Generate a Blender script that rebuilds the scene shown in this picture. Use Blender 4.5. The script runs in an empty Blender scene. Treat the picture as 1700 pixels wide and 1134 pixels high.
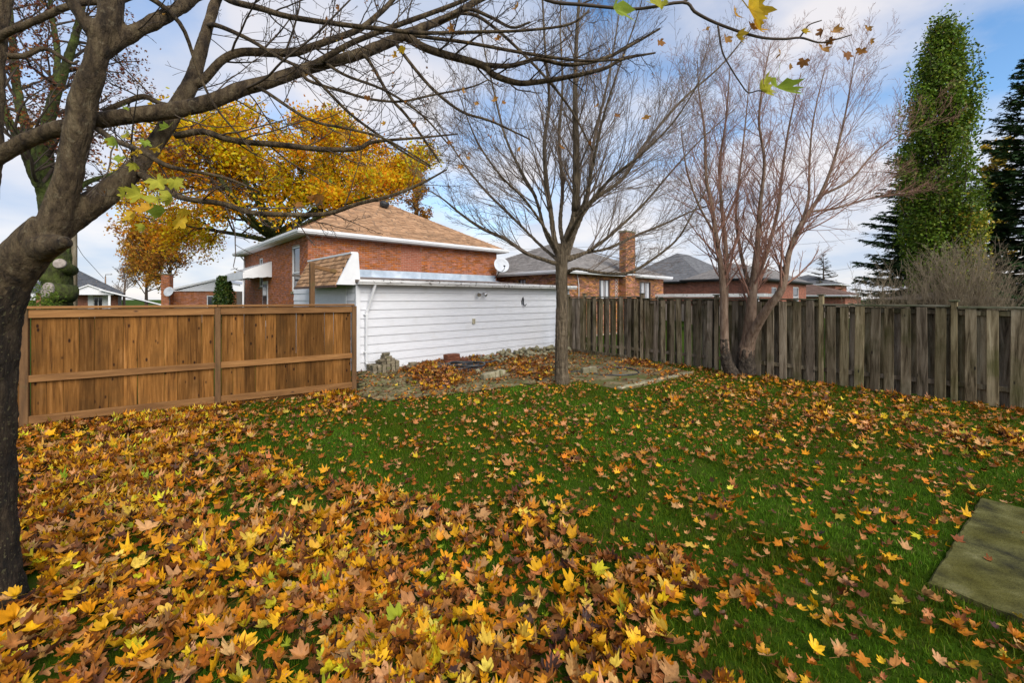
import bpy, math, random
import numpy as np
from mathutils import Vector, Matrix

rng = np.random.default_rng(11)
random.seed(11)
scn = bpy.context.scene
C = scn.collection
R = math.radians

# ------------------------------------------------------------------ camera, sky, sun, exposure
FP, H, HY, CX = 700.0, 1.95, 495.0, 850.0          # focal length in photo pixels, eye height, horizon row, centre column
cam_d = bpy.data.cameras.new('camera'); cam = bpy.data.objects.new('camera', cam_d); C.objects.link(cam)
cam.location = (0, 0, H); cam.rotation_euler = (R(90), 0, 0)
cam_d.sensor_width = 36; cam_d.lens = FP / 1700 * 36; cam_d.shift_y = -(567 - HY) / 1700
cam_d.clip_start = 0.05; cam_d.clip_end = 2000
scn.camera = cam

SUN_EL, SUN_AZ = 38.0, 150.0                        # azimuth clockwise from +Y (the view direction)
world = bpy.data.worlds.new('World'); scn.world = world; world.use_nodes = True
def build_world():
    nt = world.node_tree; nt.nodes.clear(); N = nt.nodes.new; L = nt.links.new
    out = N('ShaderNodeOutputWorld'); mix = N('ShaderNodeMixShader')
    bg1 = N('ShaderNodeBackground'); bg2 = N('ShaderNodeBackground')
    sky = N('ShaderNodeTexSky'); sky.sky_type = 'NISHITA'; sky.sun_disc = False
    sky.sun_elevation = R(SUN_EL); sky.sun_rotation = R(SUN_AZ); sky.air_density = 1.0; sky.dust_density = 0.2; sky.ozone_density = 1.0
    hsv = N('ShaderNodeHueSaturation'); hsv.inputs['Saturation'].default_value = 1.2; L(sky.outputs[0], hsv.inputs['Color']); L(hsv.outputs[0], bg1.inputs[0]); bg1.inputs[1].default_value = 0.15
    tc = N('ShaderNodeTexCoord'); sep = N('ShaderNodeSeparateXYZ'); L(tc.outputs['Generated'], sep.inputs[0])
    def math_(op, a, b=None, clamp=False):
        n = N('ShaderNodeMath'); n.operation = op; n.use_clamp = clamp
        for i, v in enumerate((a, b)):
            if v is None: continue
            if isinstance(v, (int, float)): n.inputs[i].default_value = v
            else: L(v, n.inputs[i])
        return n.outputs[0]
    zz = math_('ADD', math_('MAXIMUM', sep.outputs[2], 0.0), 0.22)
    cx = math_('DIVIDE', sep.outputs[0], zz); cy = math_('DIVIDE', sep.outputs[1], zz)
    cmb = N('ShaderNodeCombineXYZ'); L(cx, cmb.inputs[0]); L(cy, cmb.inputs[1]); cmb.inputs[2].default_value = 3.7
    n1 = N('ShaderNodeTexNoise'); n1.inputs['Scale'].default_value = 0.95; n1.inputs['Detail'].default_value = 7; n1.inputs['Roughness'].default_value = 0.52
    L(cmb.outputs[0], n1.inputs['Vector'])
    hz = math_('MULTIPLY', math_('SUBTRACT', 0.34, sep.outputs[2], True), 1.1)        # denser cloud towards the horizon
    f = math_('ADD', n1.outputs[0], hz)
    ramp = N('ShaderNodeValToRGB'); L(f, ramp.inputs[0])
    ramp.color_ramp.elements[0].position = 0.43; ramp.color_ramp.elements[0].color = (0.0, 0.0, 0.0, 1)
    ramp.color_ramp.elements[1].position = 0.60; ramp.color_ramp.elements[1].color = (0.92, 0.92, 0.92, 1)
    n2 = N('ShaderNodeTexNoise'); n2.inputs['Scale'].default_value = 1.7; n2.inputs['Detail'].default_value = 5
    L(cmb.outputs[0], n2.inputs['Vector'])
    cr = N('ShaderNodeValToRGB'); L(n2.outputs[0], cr.inputs[0])
    cr.color_ramp.elements[0].position = 0.35; cr.color_ramp.elements[0].color = (0.60, 0.68, 0.85, 1)
    cr.color_ramp.elements[1].position = 0.62; cr.color_ramp.elements[1].color = (0.95, 0.91, 0.92, 1)
    L(cr.outputs[0], bg2.inputs[0]); bg2.inputs[1].default_value = 0.66
    L(ramp.outputs[0], mix.inputs[0]); L(bg1.outputs[0], mix.inputs[1]); L(bg2.outputs[0], mix.inputs[2]); L(mix.outputs[0], out.inputs[0])
build_world()
sun_d = bpy.data.lights.new('sun', 'SUN'); sun = bpy.data.objects.new('sun', sun_d); C.objects.link(sun)
sun_d.energy = 3.2; sun_d.angle = R(50); sun_d.color = (1.0, 0.95, 0.87)
_a, _e = R(SUN_AZ), R(SUN_EL)
to_sun = Vector((math.sin(_a) * math.cos(_e), math.cos(_a) * math.cos(_e), math.sin(_e)))
sun.rotation_euler = to_sun.to_track_quat('Z', 'Y').to_euler(); sun.location = to_sun * 60
vs = scn.view_settings
vs.view_transform = 'Standard'; vs.look = 'None'; vs.gamma = 1.0; vs.use_curve_mapping = False; vs.exposure = 0.58

# ------------------------------------------------------------------ helpers
def P(px, py, Y): return np.array(((px - CX) / FP * Y, Y, H - (py - HY) / FP * Y))
def G(px, py, z=0.0):
    Y = (H - z) * FP / (py - HY); return np.array(((px - CX) / FP * Y, Y, z))
def proj(X, Y, Z=0.0): return CX + X / Y * FP, HY + (H - Z) / Y * FP

def np_mesh(name, V, F, mats=None, smooth=False, col=None):
    V = np.ascontiguousarray(V, dtype=np.float32); F = np.ascontiguousarray(F, dtype=np.int32)
    me = bpy.data.meshes.new(name); n, k = F.shape
    me.vertices.add(len(V)); me.vertices.foreach_set('co', V.ravel())
    me.loops.add(n * k); me.loops.foreach_set('vertex_index', F.ravel())
    me.polygons.add(n); me.polygons.foreach_set('loop_start', np.arange(0, n * k, k, dtype=np.int32))
    if smooth: me.polygons.foreach_set('use_smooth', np.ones(n, dtype=bool))
    if col is not None:
        ca = me.color_attributes.new('col', 'FLOAT_COLOR', 'POINT')
        c4 = np.ones((len(V), 4), dtype=np.float32); c4[:, :3] = col; ca.data.foreach_set('color', c4.ravel())
    me.update(calc_edges=True)
    if mats: 
        for m in (mats if isinstance(mats, (list, tuple)) else [mats]): me.materials.append(m)
    return me

class MB:
    """collects polygons, then becomes one mesh"""
    def __init__(s): s.V = []; s.F = []; s.S = []
    def add(s, verts, faces, smooth=False):
        b = len(s.V); s.V += [tuple(v) for v in verts]
        for f in faces: s.F.append(tuple(i + b for i in f)); s.S.append(smooth)
        return s
    def box(s, x0, x1, y0, y1, z0, z1, M=None):
        v = [(x0,y0,z0),(x1,y0,z0),(x1,y1,z0),(x0,y1,z0),(x0,y0,z1),(x1,y0,z1),(x1,y1,z1),(x0,y1,z1)]
        if M is not None: v = [tuple(M @ Vector(p)) for p in v]
        return s.add(v, [(0,3,2,1),(4,5,6,7),(0,1,5,4),(1,2,6,5),(2,3,7,6),(3,0,4,7)])
    def bbox(s, x0, x1, y0, y1, z0, z1, b=0.004, M=None, jit=0.0):
        """box with chamfered edges: each corner split in three"""
        xs = (x0, x1); ys = (y0, y1); zs = (z0, z1); V = []; idx = {}
        for i in (0, 1):
            for j in (0, 1):
                for k in (0, 1):
                    c = (xs[i], ys[j], zs[k]); d = (b if i == 0 else -b, b if j == 0 else -b, b if k == 0 else -b)
                    jj = [random.uniform(-jit, jit) for _ in range(3)]
                    for a in range(3):
                        p = [c[q] + jj[q] + (0 if q == a else d[q]) for q in range(3)]
                        idx[(i,j,k,a)] = len(V); V.append(p)
        F = []
        for a in range(3):
            o = [q for q in range(3) if q != a]
            for e in (0, 1):
                ring = []
                for (m, n) in ((0,0),(1,0),(1,1),(0,1)):
                    q = [0,0,0]; q[a] = e; q[o[0]] = m; q[o[1]] = n; ring.append(idx[(q[0],q[1],q[2],a)])
                flip = (e == 0) ^ (a == 1)
                F.append(tuple(ring[::-1] if flip else ring))
        for a in range(3):       # edge chamfers along axis a
            o = [q for q in range(3) if q != a]
            for (m, n) in ((0,0),(1,0),(1,1),(0,1)):
                q0 = [0,0,0]; q0[o[0]] = m; q0[o[1]] = n; q1 = list(q0); q1[a] = 1
                F.append((idx[(*q0,o[0])], idx[(*q0,o[1])], idx[(*q1,o[1])], idx[(*q1,o[0])]))
        for i in (0, 1):
            for j in (0, 1):
                for k in (0, 1): F.append((idx[(i,j,k,0)], idx[(i,j,k,1)], idx[(i,j,k,2)]))
        if M is not None: V = [tuple(M @ Vector(p)) for p in V]
        return s.add(V, F)
    def tube(s, pts, rad, n=8, cap=True, smooth=True, sq=1.0):
        pts = [Vector(p) for p in pts]; m = len(pts)
        if not hasattr(rad, '__len__'): rad = [rad] * m
        V = []; F = []; up = None
        for i, p in enumerate(pts):
            t = (pts[min(i+1, m-1)] - pts[max(i-1, 0)]).normalized()
            if up is None:
                up = Vector((0,0,1)) if abs(t.z) < 0.9 else Vector((1,0,0))
            a = (up - t * up.dot(t)).normalized(); b = t.cross(a); up = a
            for q in range(n):
                th = 2*math.pi*(q+0.5)/n; V.append(p + a*(math.cos(th)*rad[i]*sq) + b*(math.sin(th)*rad[i]))
        for i in range(m-1):
            for q in range(n):
                F.append((i*n+q, i*n+(q+1)%n, (i+1)*n+(q+1)%n, (i+1)*n+q))
        if cap: F += [tuple(range(n))[::-1], tuple((m-1)*n+q for q in range(n))]
        return s.add(V, F, smooth)
    def lathe(s, prof, n=20, M=None, smooth=True):
        V = []; F = []; k = len(prof)
        for i in range(n):
            th = 2*math.pi*i/n
            for r, z in prof: V.append((r*math.cos(th), r*math.sin(th), z))
        for i in range(n):
            for j in range(k-1): F.append((i*k+j, ((i+1)%n)*k+j, ((i+1)%n)*k+j+1, i*k+j+1))
        if M is not None: V = [tuple(M @ Vector(p)) for p in V]
        return s.add(V, F, smooth)
    def mesh(s, name, mats):
        me = bpy.data.meshes.new(name); me.from_pydata(s.V, [], s.F)
        me.polygons.foreach_set('use_smooth', s.S)
        for m in (mats if isinstance(mats, (list, tuple)) else [mats]): me.materials.append(m)
        me.update(); return me
    def obj(s, name, mat, parent=None, loc=(0,0,0), **k): return link(name, s.mesh(name, mat), parent, loc, **k)

def link(name, me, parent=None, loc=(0,0,0), rot=None, kind=None, scale=None):
    o = bpy.data.objects.new(name, me); C.objects.link(o)
    o.location = loc
    if rot is not None: o.rotation_euler = rot
    if scale is not None: o.scale = scale
    if parent is not None: o.parent = parent
    if kind: o['kind'] = kind
    return o
def tag(o, label, cat, group=None):
    o['label'] = label; o['category'] = cat
    if group: o['group'] = group
    return o
def thing(name, label, cat, loc=(0,0,0), rz=0.0, group=None):
    o = bpy.data.objects.new(name, None); C.objects.link(o); o.empty_display_size = 0.2
    o.location = loc; o.rotation_euler = (0, 0, rz)
    return tag(o, label, cat, group)

# ------------------------------------------------------------------ materials
def nodes(name):
    m = bpy.data.materials.new(name); m.use_nodes = True; nt = m.node_tree
    b = nt.nodes['Principled BSDF']
    return m, nt, b
def ramp_node(nt, stops):
    r = nt.nodes.new('ShaderNodeValToRGB'); e = r.color_ramp.elements
    while len(e) < len(stops): e.new(0.5)
    for el, (p, c) in zip(e, stops): el.position = p; el.color = (*c, 1)
    return r
def M(name, cols, scale=4, stretch=(1,1,1), rough=0.8, bump=0.3, bscale=None, var=0.0, rand='obj', patch=None, knots=None, detail=6, metal=0.0, spec=0.3, hue=0.0, distort=0.0):
    m, nt, b = nodes(name); N = nt.nodes.new; L = nt.links.new
    b.inputs['Roughness'].default_value = rough; b.inputs['Metallic'].default_value = metal; b.inputs['Specular IOR Level'].default_value = spec
    tc = N('ShaderNodeTexCoord'); 
    oi = N('ShaderNodeObjectInfo') if rand == 'obj' else None
    gi = N('ShaderNodeNewGeometry') if rand == 'island' else None
    rv = oi.outputs['Random'] if oi else (gi.outputs['Random Per Island'] if gi else None)
    vec = tc.outputs['Object']
    if rv is not None:
        sc = N('ShaderNodeVectorMath'); sc.operation = 'SCALE'; sc.inputs[0].default_value = (37.0, 23.0, 51.0); L(rv, sc.inputs['Scale'])
        ad = N('ShaderNodeVectorMath'); ad.operation = 'ADD'; L(vec, ad.inputs[0]); L(sc.outputs[0], ad.inputs[1]); vec = ad.outputs[0]
    mp = N('ShaderNodeMapping'); mp.inputs['Scale'].default_value = stretch; L(vec, mp.inputs['Vector'])
    n1 = N('ShaderNodeTexNoise'); n1.inputs['Scale'].default_value = scale; n1.inputs['Detail'].default_value = detail; n1.inputs['Roughness'].default_value = 0.62
    n1.inputs['Distortion'].default_value = distort
    L(mp.outputs[0], n1.inputs['Vector'])
    k = len(cols); rp = ramp_node(nt, [(0.32 + 0.36*i/max(1, k-1), c) for i, c in enumerate(cols)]); L(n1.outputs[0], rp.inputs[0])
    colr = rp.outputs[0]
    if patch:       # (colour, scale, threshold, softness, amount)
        pc, ps, pt, pw, pa = patch
        n3 = N('ShaderNodeTexNoise'); n3.inputs['Scale'].default_value = ps; n3.inputs['Detail'].default_value = 5; L(vec, n3.inputs['Vector'])
        r3 = ramp_node(nt, [(pt, (0,0,0)), (pt+pw, (pa,pa,pa))]); L(n3.outputs[0], r3.inputs[0])
        mx = N('ShaderNodeMix'); mx.data_type = 'RGBA'; L(r3.outputs[0], mx.inputs[0]); L(colr, mx.inputs[6]); mx.inputs[7].default_value = (*pc, 1); colr = mx.outputs[2]
    if knots:       # (colour, scale, stretch, radius)
        kc, ks, kst, kr = knots
        km = N('ShaderNodeMapping'); km.inputs['Scale'].default_value = kst; L(vec, km.inputs['Vector'])
        vo = N('ShaderNodeTexVoronoi'); vo.inputs['Scale'].default_value = ks; L(km.outputs[0], vo.inputs['Vector'])
        rk = ramp_node(nt, [(kr*0.5, (1,1,1)), (kr, (0,0,0))]); L(vo.outputs['Distance'], rk.inputs[0])
        mx = N('ShaderNodeMix'); mx.data_type = 'RGBA'; L(rk.outputs[0], mx.inputs[0]); L(colr, mx.inputs[6]); mx.inputs[7].default_value = (*kc, 1); colr = mx.outputs[2]
    if rv is not None and var > 0:
        hs = N('ShaderNodeHueSaturation'); L(colr, hs.inputs['Color'])
        mr = N('ShaderNodeMapRange'); L(rv, mr.inputs[0]); mr.inputs[3].default_value = 1 - var; mr.inputs[4].default_value = 1 + var; L(mr.outputs[0], hs.inputs['Value'])
        if hue:
            wn = N('ShaderNodeTexWhiteNoise'); wn.noise_dimensions = '1D'; L(rv, wn.inputs['W'])
            mh = N('ShaderNodeMapRange'); L(wn.outputs['Value'], mh.inputs[0]); mh.inputs[3].default_value = 0.5 - hue; mh.inputs[4].default_value = 0.5 + hue; L(mh.outputs[0], hs.inputs['Hue'])
            ms = N('ShaderNodeMapRange'); L(wn.outputs['Value'], ms.inputs[0]); ms.inputs[3].default_value = 0.82; ms.inputs[4].default_value = 1.10; L(ms.outputs[0], hs.inputs['Saturation'])
        colr = hs.outputs[0]
    L(colr, b.inputs['Base Color'])
    if bump:
        bp = N('ShaderNodeBump'); bp.inputs['Strength'].default_value = bump; bp.inputs['Distance'].default_value = 0.07 if 'bark' in name else 0.02
        if bscale:
            n2 = N('ShaderNodeTexNoise'); n2.inputs['Scale'].default_value = bscale; n2.inputs['Detail'].default_value = 8; n2.inputs['Roughness'].default_value = 0.65; L(mp.outputs[0], n2.inputs['Vector']); L(n2.outputs[0], bp.inputs['Height'])
        else: L(n1.outputs[0], bp.inputs['Height'])
        L(bp.outputs[0], b.inputs['Normal'])
    return m
def leaf_mat(name, trans=0.3, rough=0.5, col=None, var=0.3, spec=0.2):
    m, nt, b = nodes(name); N = nt.nodes.new; L = nt.links.new
    b.inputs['Roughness'].default_value = rough; b.inputs['Specular IOR Level'].default_value = spec
    tc = N('ShaderNodeTexCoord'); n = N('ShaderNodeTexNoise'); n.inputs['Scale'].default_value = 60; n.inputs['Detail'].default_value = 3; L(tc.outputs['Object'], n.inputs['Vector'])
    if col is None:
        at = N('ShaderNodeAttribute'); at.attribute_name = 'col'; c = at.outputs['Color']
    else:
        gi = N('ShaderNodeNewGeometry'); k = len(col)
        r = ramp_node(nt, [(i/max(1, k-1), q) for i, q in enumerate(col)]); L(gi.outputs['Random Per Island'], r.inputs[0]); c = r.outputs[0]
    hs = N('ShaderNodeHueSaturation'); L(c, hs.inputs['Color'])
    mr = N('ShaderNodeMapRange'); L(n.outputs[0], mr.inputs[0]); mr.inputs[1].default_value = 0.3; mr.inputs[2].default_value = 0.7; mr.inputs[3].default_value = 1-var; mr.inputs[4].default_value = 1+var*0.6; L(mr.outputs[0], hs.inputs['Value'])
    L(hs.outputs[0], b.inputs['Base Color'])
    tr = N('ShaderNodeBsdfTranslucent'); L(hs.outputs[0], tr.inputs[0])
    mx = N('ShaderNodeMixShader'); mx.inputs[0].default_value = trans
    L(b.outputs[0], mx.inputs[1]); L(tr.outputs[0], mx.inputs[2]); L(mx.outputs[0], nt.nodes['Material Output'].inputs[0])
    return m

MT = {}
MT['soil'] = M('soil', [(0.022,0.046,0.003),(0.032,0.066,0.004),(0.048,0.050,0.010)], 3.5, rough=0.95, bump=0.6, bscale=40, rand=None, spec=0.03)
MT['cedar'] = M('cedar_board', [(0.070,0.029,0.008),(0.140,0.059,0.014),(0.195,0.084,0.020),(0.27,0.125,0.038)], 8, (3.5,3.5,0.22), rough=0.7, bump=0.25, bscale=14, var=0.45, spec=.08, patch=((0.10,0.048,0.014),1.7,0.54,0.14,0.6), knots=((0.025,0.010,0.005),4.2,(2.0,2.0,0.9),0.16), hue=0.0, distort=0.25)
MT['cedar_rail'] = M('cedar_rail', [(0.14,0.060,0.015),(0.215,0.098,0.028),(0.28,0.135,0.042)], 5, (0.4,3.5,3.5), rough=0.7, bump=0.2, bscale=14, var=0.18, knots=((0.06,0.026,0.012),2.4,(1.0,2.2,2.2),0.10))
MT['cedar_post'] = M('cedar_post', [(0.075,0.040,0.016),(0.15,0.075,0.028),(0.2,0.105,0.04)], 5, (3,3,0.35), rough=0.75, bump=0.3, bscale=14, var=0.18, patch=((0.07,0.09,0.03),2.0,0.58,0.15,0.5))
MT['oldwood'] = M('weathered_board', [(0.036,0.026,0.014),(0.135,0.102,0.062),(0.225,0.176,0.112),(0.32,0.26,0.175)], 4, (3.5,3.5,0.3), spec=.08, rough=0.9, bump=0.4, bscale=16, var=0.34, patch=((0.060,0.058,0.018),1.6,0.53,0.16,0.7), hue=0.012, knots=((0.02,0.017,0.013),2.6,(2.2,2.2,0.8),0.10), distort=0.8)
MT['oldcap'] = M('weathered_cap', [(0.05,0.05,0.028),(0.11,0.105,0.07),(0.15,0.14,0.10)], 4, (1,1,1), rough=0.9, bump=0.3, var=0.2, patch=((0.055,0.065,0.02),2.2,0.48,0.16,0.7))
MT['siding'] = M('white_siding', [(0.62,0.62,0.64),(0.68,0.68,0.70)], 5, (0.5,2,2.5), rough=0.5, bump=0.03, bscale=25, var=0.03, patch=((0.46,0.43,0.37),3.0,0.56,0.2,0.22))
MT['white'] = M('white_paint', [(0.64,0.64,0.65),(0.72,0.72,0.72)], 3, rough=0.5, bump=0.04, bscale=30, var=0.03)
MT['gutter'] = M('gutter_metal', [(0.42,0.40,0.38),(0.66,0.65,0.63),(0.72,0.71,0.70)], 3, (0.6,2,2), rough=0.45, bump=0.05, rand=None, patch=((0.10,0.085,0.07),9,0.60,0.06,0.8))
MT['flash'] = M('zinc_flashing', [(0.36,0.42,0.48),(0.50,0.56,0.62),(0.64,0.68,0.72)], 1.6, rough=0.42, bump=0.05, metal=0.35, var=0.1)
MT['brick'] = M('red_brick', [(0.23,0.064,0.020),(0.34,0.098,0.030),(0.41,0.130,0.045)], 6, rough=0.9, bump=0.3, bscale=60, var=0.30, rand='island', hue=0.006)
MT['brick_infill'] = M('infill_brick', [(0.29,0.085,0.045),(0.37,0.12,0.065)], 6, rough=0.9, bump=0.3, bscale=60, var=0.14, rand='island')
MT['brick_b'] = M('brown_brick', [(0.16,0.065,0.028),(0.30,0.11,0.04),(0.38,0.165,0.065)], 6, rough=0.9, bump=0.3, bscale=60, var=0.6, rand='island', hue=0.02)
MT['brick_c'] = M('dull_brick', [(0.22,0.068,0.040),(0.29,0.095,0.055),(0.33,0.12,0.07)], 6, rough=0.9, bump=0.3, bscale=60, var=0.3, rand='island')
MT['mortar'] = M('mortar', [(0.34,0.25,0.185),(0.44,0.35,0.27)], 8, rough=0.95, bump=0.2, rand=None)
MT['sh_tan'] = M('tan_shingle', [(0.26,0.145,0.075),(0.36,0.21,0.115),(0.42,0.26,0.15)], 3, rough=0.95, bump=0.3, bscale=90, var=0.30, rand='island')
MT['sh_tan_o'] = M('tan_shingle_tab', [(0.22,0.115,0.055),(0.32,0.18,0.09),(0.37,0.22,0.12)], 3, rough=0.95, bump=0.3, bscale=90, var=0.36)
MT['sh_grey'] = M('grey_shingle', [(0.17,0.155,0.14),(0.225,0.205,0.19),(0.27,0.25,0.23)], 3, rough=0.95, bump=0.3, bscale=90, var=0.22, rand='island')
MT['sh_dark'] = M('dark_shingle', [(0.06,0.065,0.075),(0.09,0.095,0.105)], 3, rough=0.95, bump=0.3, bscale=90, var=0.25, rand='island')
MT['sh_slate'] = M('slate_shingle', [(0.12,0.12,0.125),(0.165,0.165,0.17)], 3, rough=0.95, bump=0.3, bscale=90, var=0.25, rand='island')
MT['sh_brown'] = M('brown_shingle', [(0.12,0.07,0.05),(0.18,0.11,0.085)], 3, rough=0.95, bump=0.3, bscale=90, var=0.25, rand='island')
MT['felt'] = M('roof_felt', [(0.12,0.09,0.07),(0.2,0.16,0.13)], 3, rough=0.9, bump=0.2, rand=None)
MT['glass'] = M('window_glass', [(0.02,0.024,0.03),(0.045,0.05,0.06)], 1.2, rough=0.06, bump=0, spec=0.8)
MT['curtain'] = M('curtain', [(0.35,0.36,0.38),(0.6,0.6,0.62)], 3, (9,9,0.2), rough=0.9, bump=0)
MT['woodframe'] = M('brown_frame', [(0.07,0.03,0.018),(0.11,0.05,0.03)], 8, rough=0.6, bump=0.1)
MT['black'] = M('black_paint', [(0.012,0.012,0.013),(0.03,0.03,0.03)], 8, rough=0.45, bump=0.1, rand=None)
MT['hose'] = M('black_hose', [(0.014,0.015,0.016),(0.04,0.042,0.045)], 12, rough=0.4, bump=0.1, rand=None, spec=0.5)
MT['chrome'] = M('lamp_metal', [(0.45,0.45,0.46),(0.65,0.65,0.66)], 6, rough=0.25, bump=0, metal=0.8, rand=None)
MT['dish'] = M('dish_grey', [(0.42,0.44,0.47),(0.55,0.57,0.60)], 4, rough=0.45, bump=0, rand=None)
MT['paver'] = M('paver', [(0.095,0.072,0.036),(0.18,0.140,0.075),(0.25,0.20,0.115)], 7, spec=.08, rough=0.9, bump=0.4, bscale=40, var=0.35, patch=((0.07,0.085,0.022),4.0,0.46,0.14,0.75))
MT['paver_i'] = M('paver_run', [(0.095,0.072,0.036),(0.18,0.140,0.075),(0.25,0.20,0.115)], 7, spec=.08, rough=0.9, bump=0.4, bscale=40, var=0.35, rand='island', patch=((0.07,0.085,0.022),4.0,0.46,0.14,0.75))
MT['slab'] = M('mossy_concrete', [(0.026,0.025,0.014),(0.066,0.062,0.022),(0.11,0.103,0.036),(0.16,0.148,0.066)], 5.0, spec=.08, stretch=(1,1,1), rough=0.85, bump=0.6, bscale=45, rand=None, patch=((0.066,0.058,0.006),2.3,0.42,0.26,0.7), distort=0.3, detail=14)
MT['bed'] = M('paver_bed', [(0.02,0.018,0.008),(0.045,0.04,0.016)], 8, rough=0.95, bump=0.4, rand=None, spec=.03)
MT['patio'] = M('patio_concrete', [(0.085,0.068,0.034),(0.165,0.130,0.070),(0.23,0.185,0.105)], 2.5, spec=.08, stretch=(1,1,1), rough=0.9, bump=0.4, bscale=40, rand=None, patch=((0.075,0.085,0.022),1.8,0.46,0.14,0.8))
MT['stone'] = M('field_stone', [(0.12,0.10,0.055),(0.24,0.21,0.13),(0.34,0.30,0.21)], 6, rough=0.9, bump=0.5, bscale=40, var=0.35, patch=((0.10,0.11,0.035),5,0.5,0.12,0.6))
MT['stackbrick'] = M('stack_brick', [(0.10,0.085,0.05),(0.19,0.155,0.10),(0.26,0.21,0.15)], 9, rough=0.9, bump=0.4, bscale=50, var=0.3, patch=((0.085,0.10,0.03),6,0.52,0.12,0.55))
MT['redstack'] = M('red_stack_brick', [(0.11,0.035,0.018),(0.20,0.07,0.035)], 9, rough=0.9, bump=0.4, bscale=50, var=0.35)
MT['bark_maple'] = M('maple_bark', [(0.013,0.008,0.004),(0.054,0.035,0.018),(0.105,0.072,0.037),(0.16,0.118,0.065)], 11, (1.5,1.5,0.5), rough=0.9, bump=0.9, bscale=26, rand=None, patch=((0.17,0.135,0.08),22,0.61,0.06,0.55), distort=0.4)
MT['bark_trunk_shade_tint'] = M('maple_trunk_bark', [(0.008,0.006,0.004),(0.028,0.018,0.010),(0.062,0.042,0.023)], 14, (1.6,1.6,0.35), rough=0.95, bump=1.0, bscale=24, rand=None, patch=((0.12,0.105,0.05),55,0.60,0.04,0.7), distort=0.4)  # rough trunk bark, colour darkened to paint in the canopy's shade
MT['bark_grey'] = M('grey_bark', [(0.030,0.022,0.013),(0.115,0.085,0.052),(0.21,0.160,0.105)], 9, (2.6,2.6,0.28), rough=0.95, bump=1.0, bscale=14, rand=None, distort=0.7)
MT['twig_grey'] = M('grey_twig', [(0.115,0.083,0.062),(0.185,0.14,0.108)], 4, rough=0.9, bump=0, rand=None)
MT['twig_dark'] = M('dark_twig', [(0.040,0.028,0.020),(0.078,0.056,0.040)], 6, rough=0.85, bump=0, rand=None)
MT['bark_red'] = M('red_bark', [(0.10,0.056,0.036),(0.195,0.128,0.086),(0.28,0.20,0.145)], 8, (2,2,0.5), rough=0.9, bump=0.7, bscale=18, rand=None)
MT['bark_burnt'] = M('dark_knobby_bark', [(0.015,0.012,0.009),(0.06,0.045,0.033),(0.11,0.085,0.06)], 12, (1.5,1.5,0.6), rough=0.95, bump=1.0, bscale=20, rand=None)
MT['twig_red'] = M('red_twig', [(0.20,0.098,0.068),(0.31,0.165,0.12)], 4, rough=0.9, bump=0, rand=None)
MT['moss'] = M('mossy_bark', [(0.025,0.022,0.012),(0.055,0.065,0.014),(0.095,0.125,0.022)], 7, (1.2,1.2,0.6), rough=0.95, bump=1.0, bscale=22, rand=None)
MT['cutwood'] = M('cut_wood', [(0.16,0.13,0.11),(0.34,0.29,0.25)], 20, rough=0.9, bump=0.3, rand=None)
MT['shrub'] = M('shrub_stem', [(0.14,0.105,0.065),(0.24,0.19,0.125)], 4, rough=0.9, bump=0, rand=None)
MT['leaf'] = leaf_mat('maple_leaf', 0.10, 0.5)
MT['leaf_tree'] = leaf_mat('hanging_leaf', 0.5, 0.5, spec=.12)
MT['grass'] = leaf_mat('grass_blade', 0.25, 0.6, var=0.25, spec=0.1)
MT['oak'] = leaf_mat('oak_leaf', 0.3, 0.5)
MT['needle'] = leaf_mat('spruce_needle', 0.05, 0.7)
MT['wire'] = MT['black']

# ------------------------------------------------------------------ tubes in bulk (twigs)
class Twigs:
    def __init__(s): s.b = {}
    def add(s, pts, rad, n=3):
        pts = np.asarray(pts, dtype=float); s.b.setdefault((len(pts), n), []).append((pts, np.asarray(rad, dtype=float)))
    def mesh(s, name, mat, smooth=True):
        VV = []; FF = []; base = 0
        for (m, n), lst in s.b.items():
            A = np.stack([q[0] for q in lst]); Rr = np.stack([q[1] for q in lst]); K = len(lst)
            T = np.empty_like(A); T[:, 1:-1] = A[:, 2:] - A[:, :-2]; T[:, 0] = A[:, 1] - A[:, 0]; T[:, -1] = A[:, -1] - A[:, -2]
            T /= np.linalg.norm(T, axis=2, keepdims=True) + 1e-9
            D = A[:, -1] - A[:, 0]; ax = np.argmin(np.abs(D), axis=1); ref = np.eye(3)[ax][:, None, :]
            a = np.cross(T, ref); a /= np.linalg.norm(a, axis=2, keepdims=True) + 1e-9; b = np.cross(T, a)
            th = 2*np.pi*np.arange(n)/n
            V = A[:, :, None, :] + Rr[:, :, None, None]*(a[:, :, None, :]*np.cos(th)[None, None, :, None] + b[:, :, None, :]*np.sin(th)[None, None, :, None])
            i = np.arange(m-1)[:, None]; q = np.arange(n)[None, :]
            f = np.stack([i*n+q, i*n+(q+1) % n, (i+1)*n+(q+1) % n, (i+1)*n+q], axis=-1).reshape(-1, 4)
            F = (f[None] + (np.arange(K)*m*n)[:, None, None]).reshape(-1, 4) + base
            VV.append(V.reshape(-1, 3)); FF.append(F); base += K*m*n
        return np_mesh(name, np.concatenate(VV), np.concatenate(FF), mat, smooth)
def norm(v): return v / (np.linalg.norm(v) + 1e-9)
def resample(pts, rad, n):
    """smooth Catmull-Rom through the given points"""
    pts = np.asarray(pts, float); rad = np.asarray(rad, float); m = len(pts)
    q = np.vstack([2*pts[0]-pts[1], pts, 2*pts[-1]-pts[-2]])
    t = np.linspace(0, m-1, n); i = np.minimum(t.astype(int), m-2); f = (t-i)[:, None]
    p0, p1, p2, p3 = q[i], q[i+1], q[i+2], q[i+3]
    out = 0.5*((2*p1) + (p2-p0)*f + (2*p0-5*p1+4*p2-p3)*f**2 + (3*p1-p0-3*p2+p3)*f**3)
    return out, np.interp(t, np.arange(m), rad)
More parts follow.
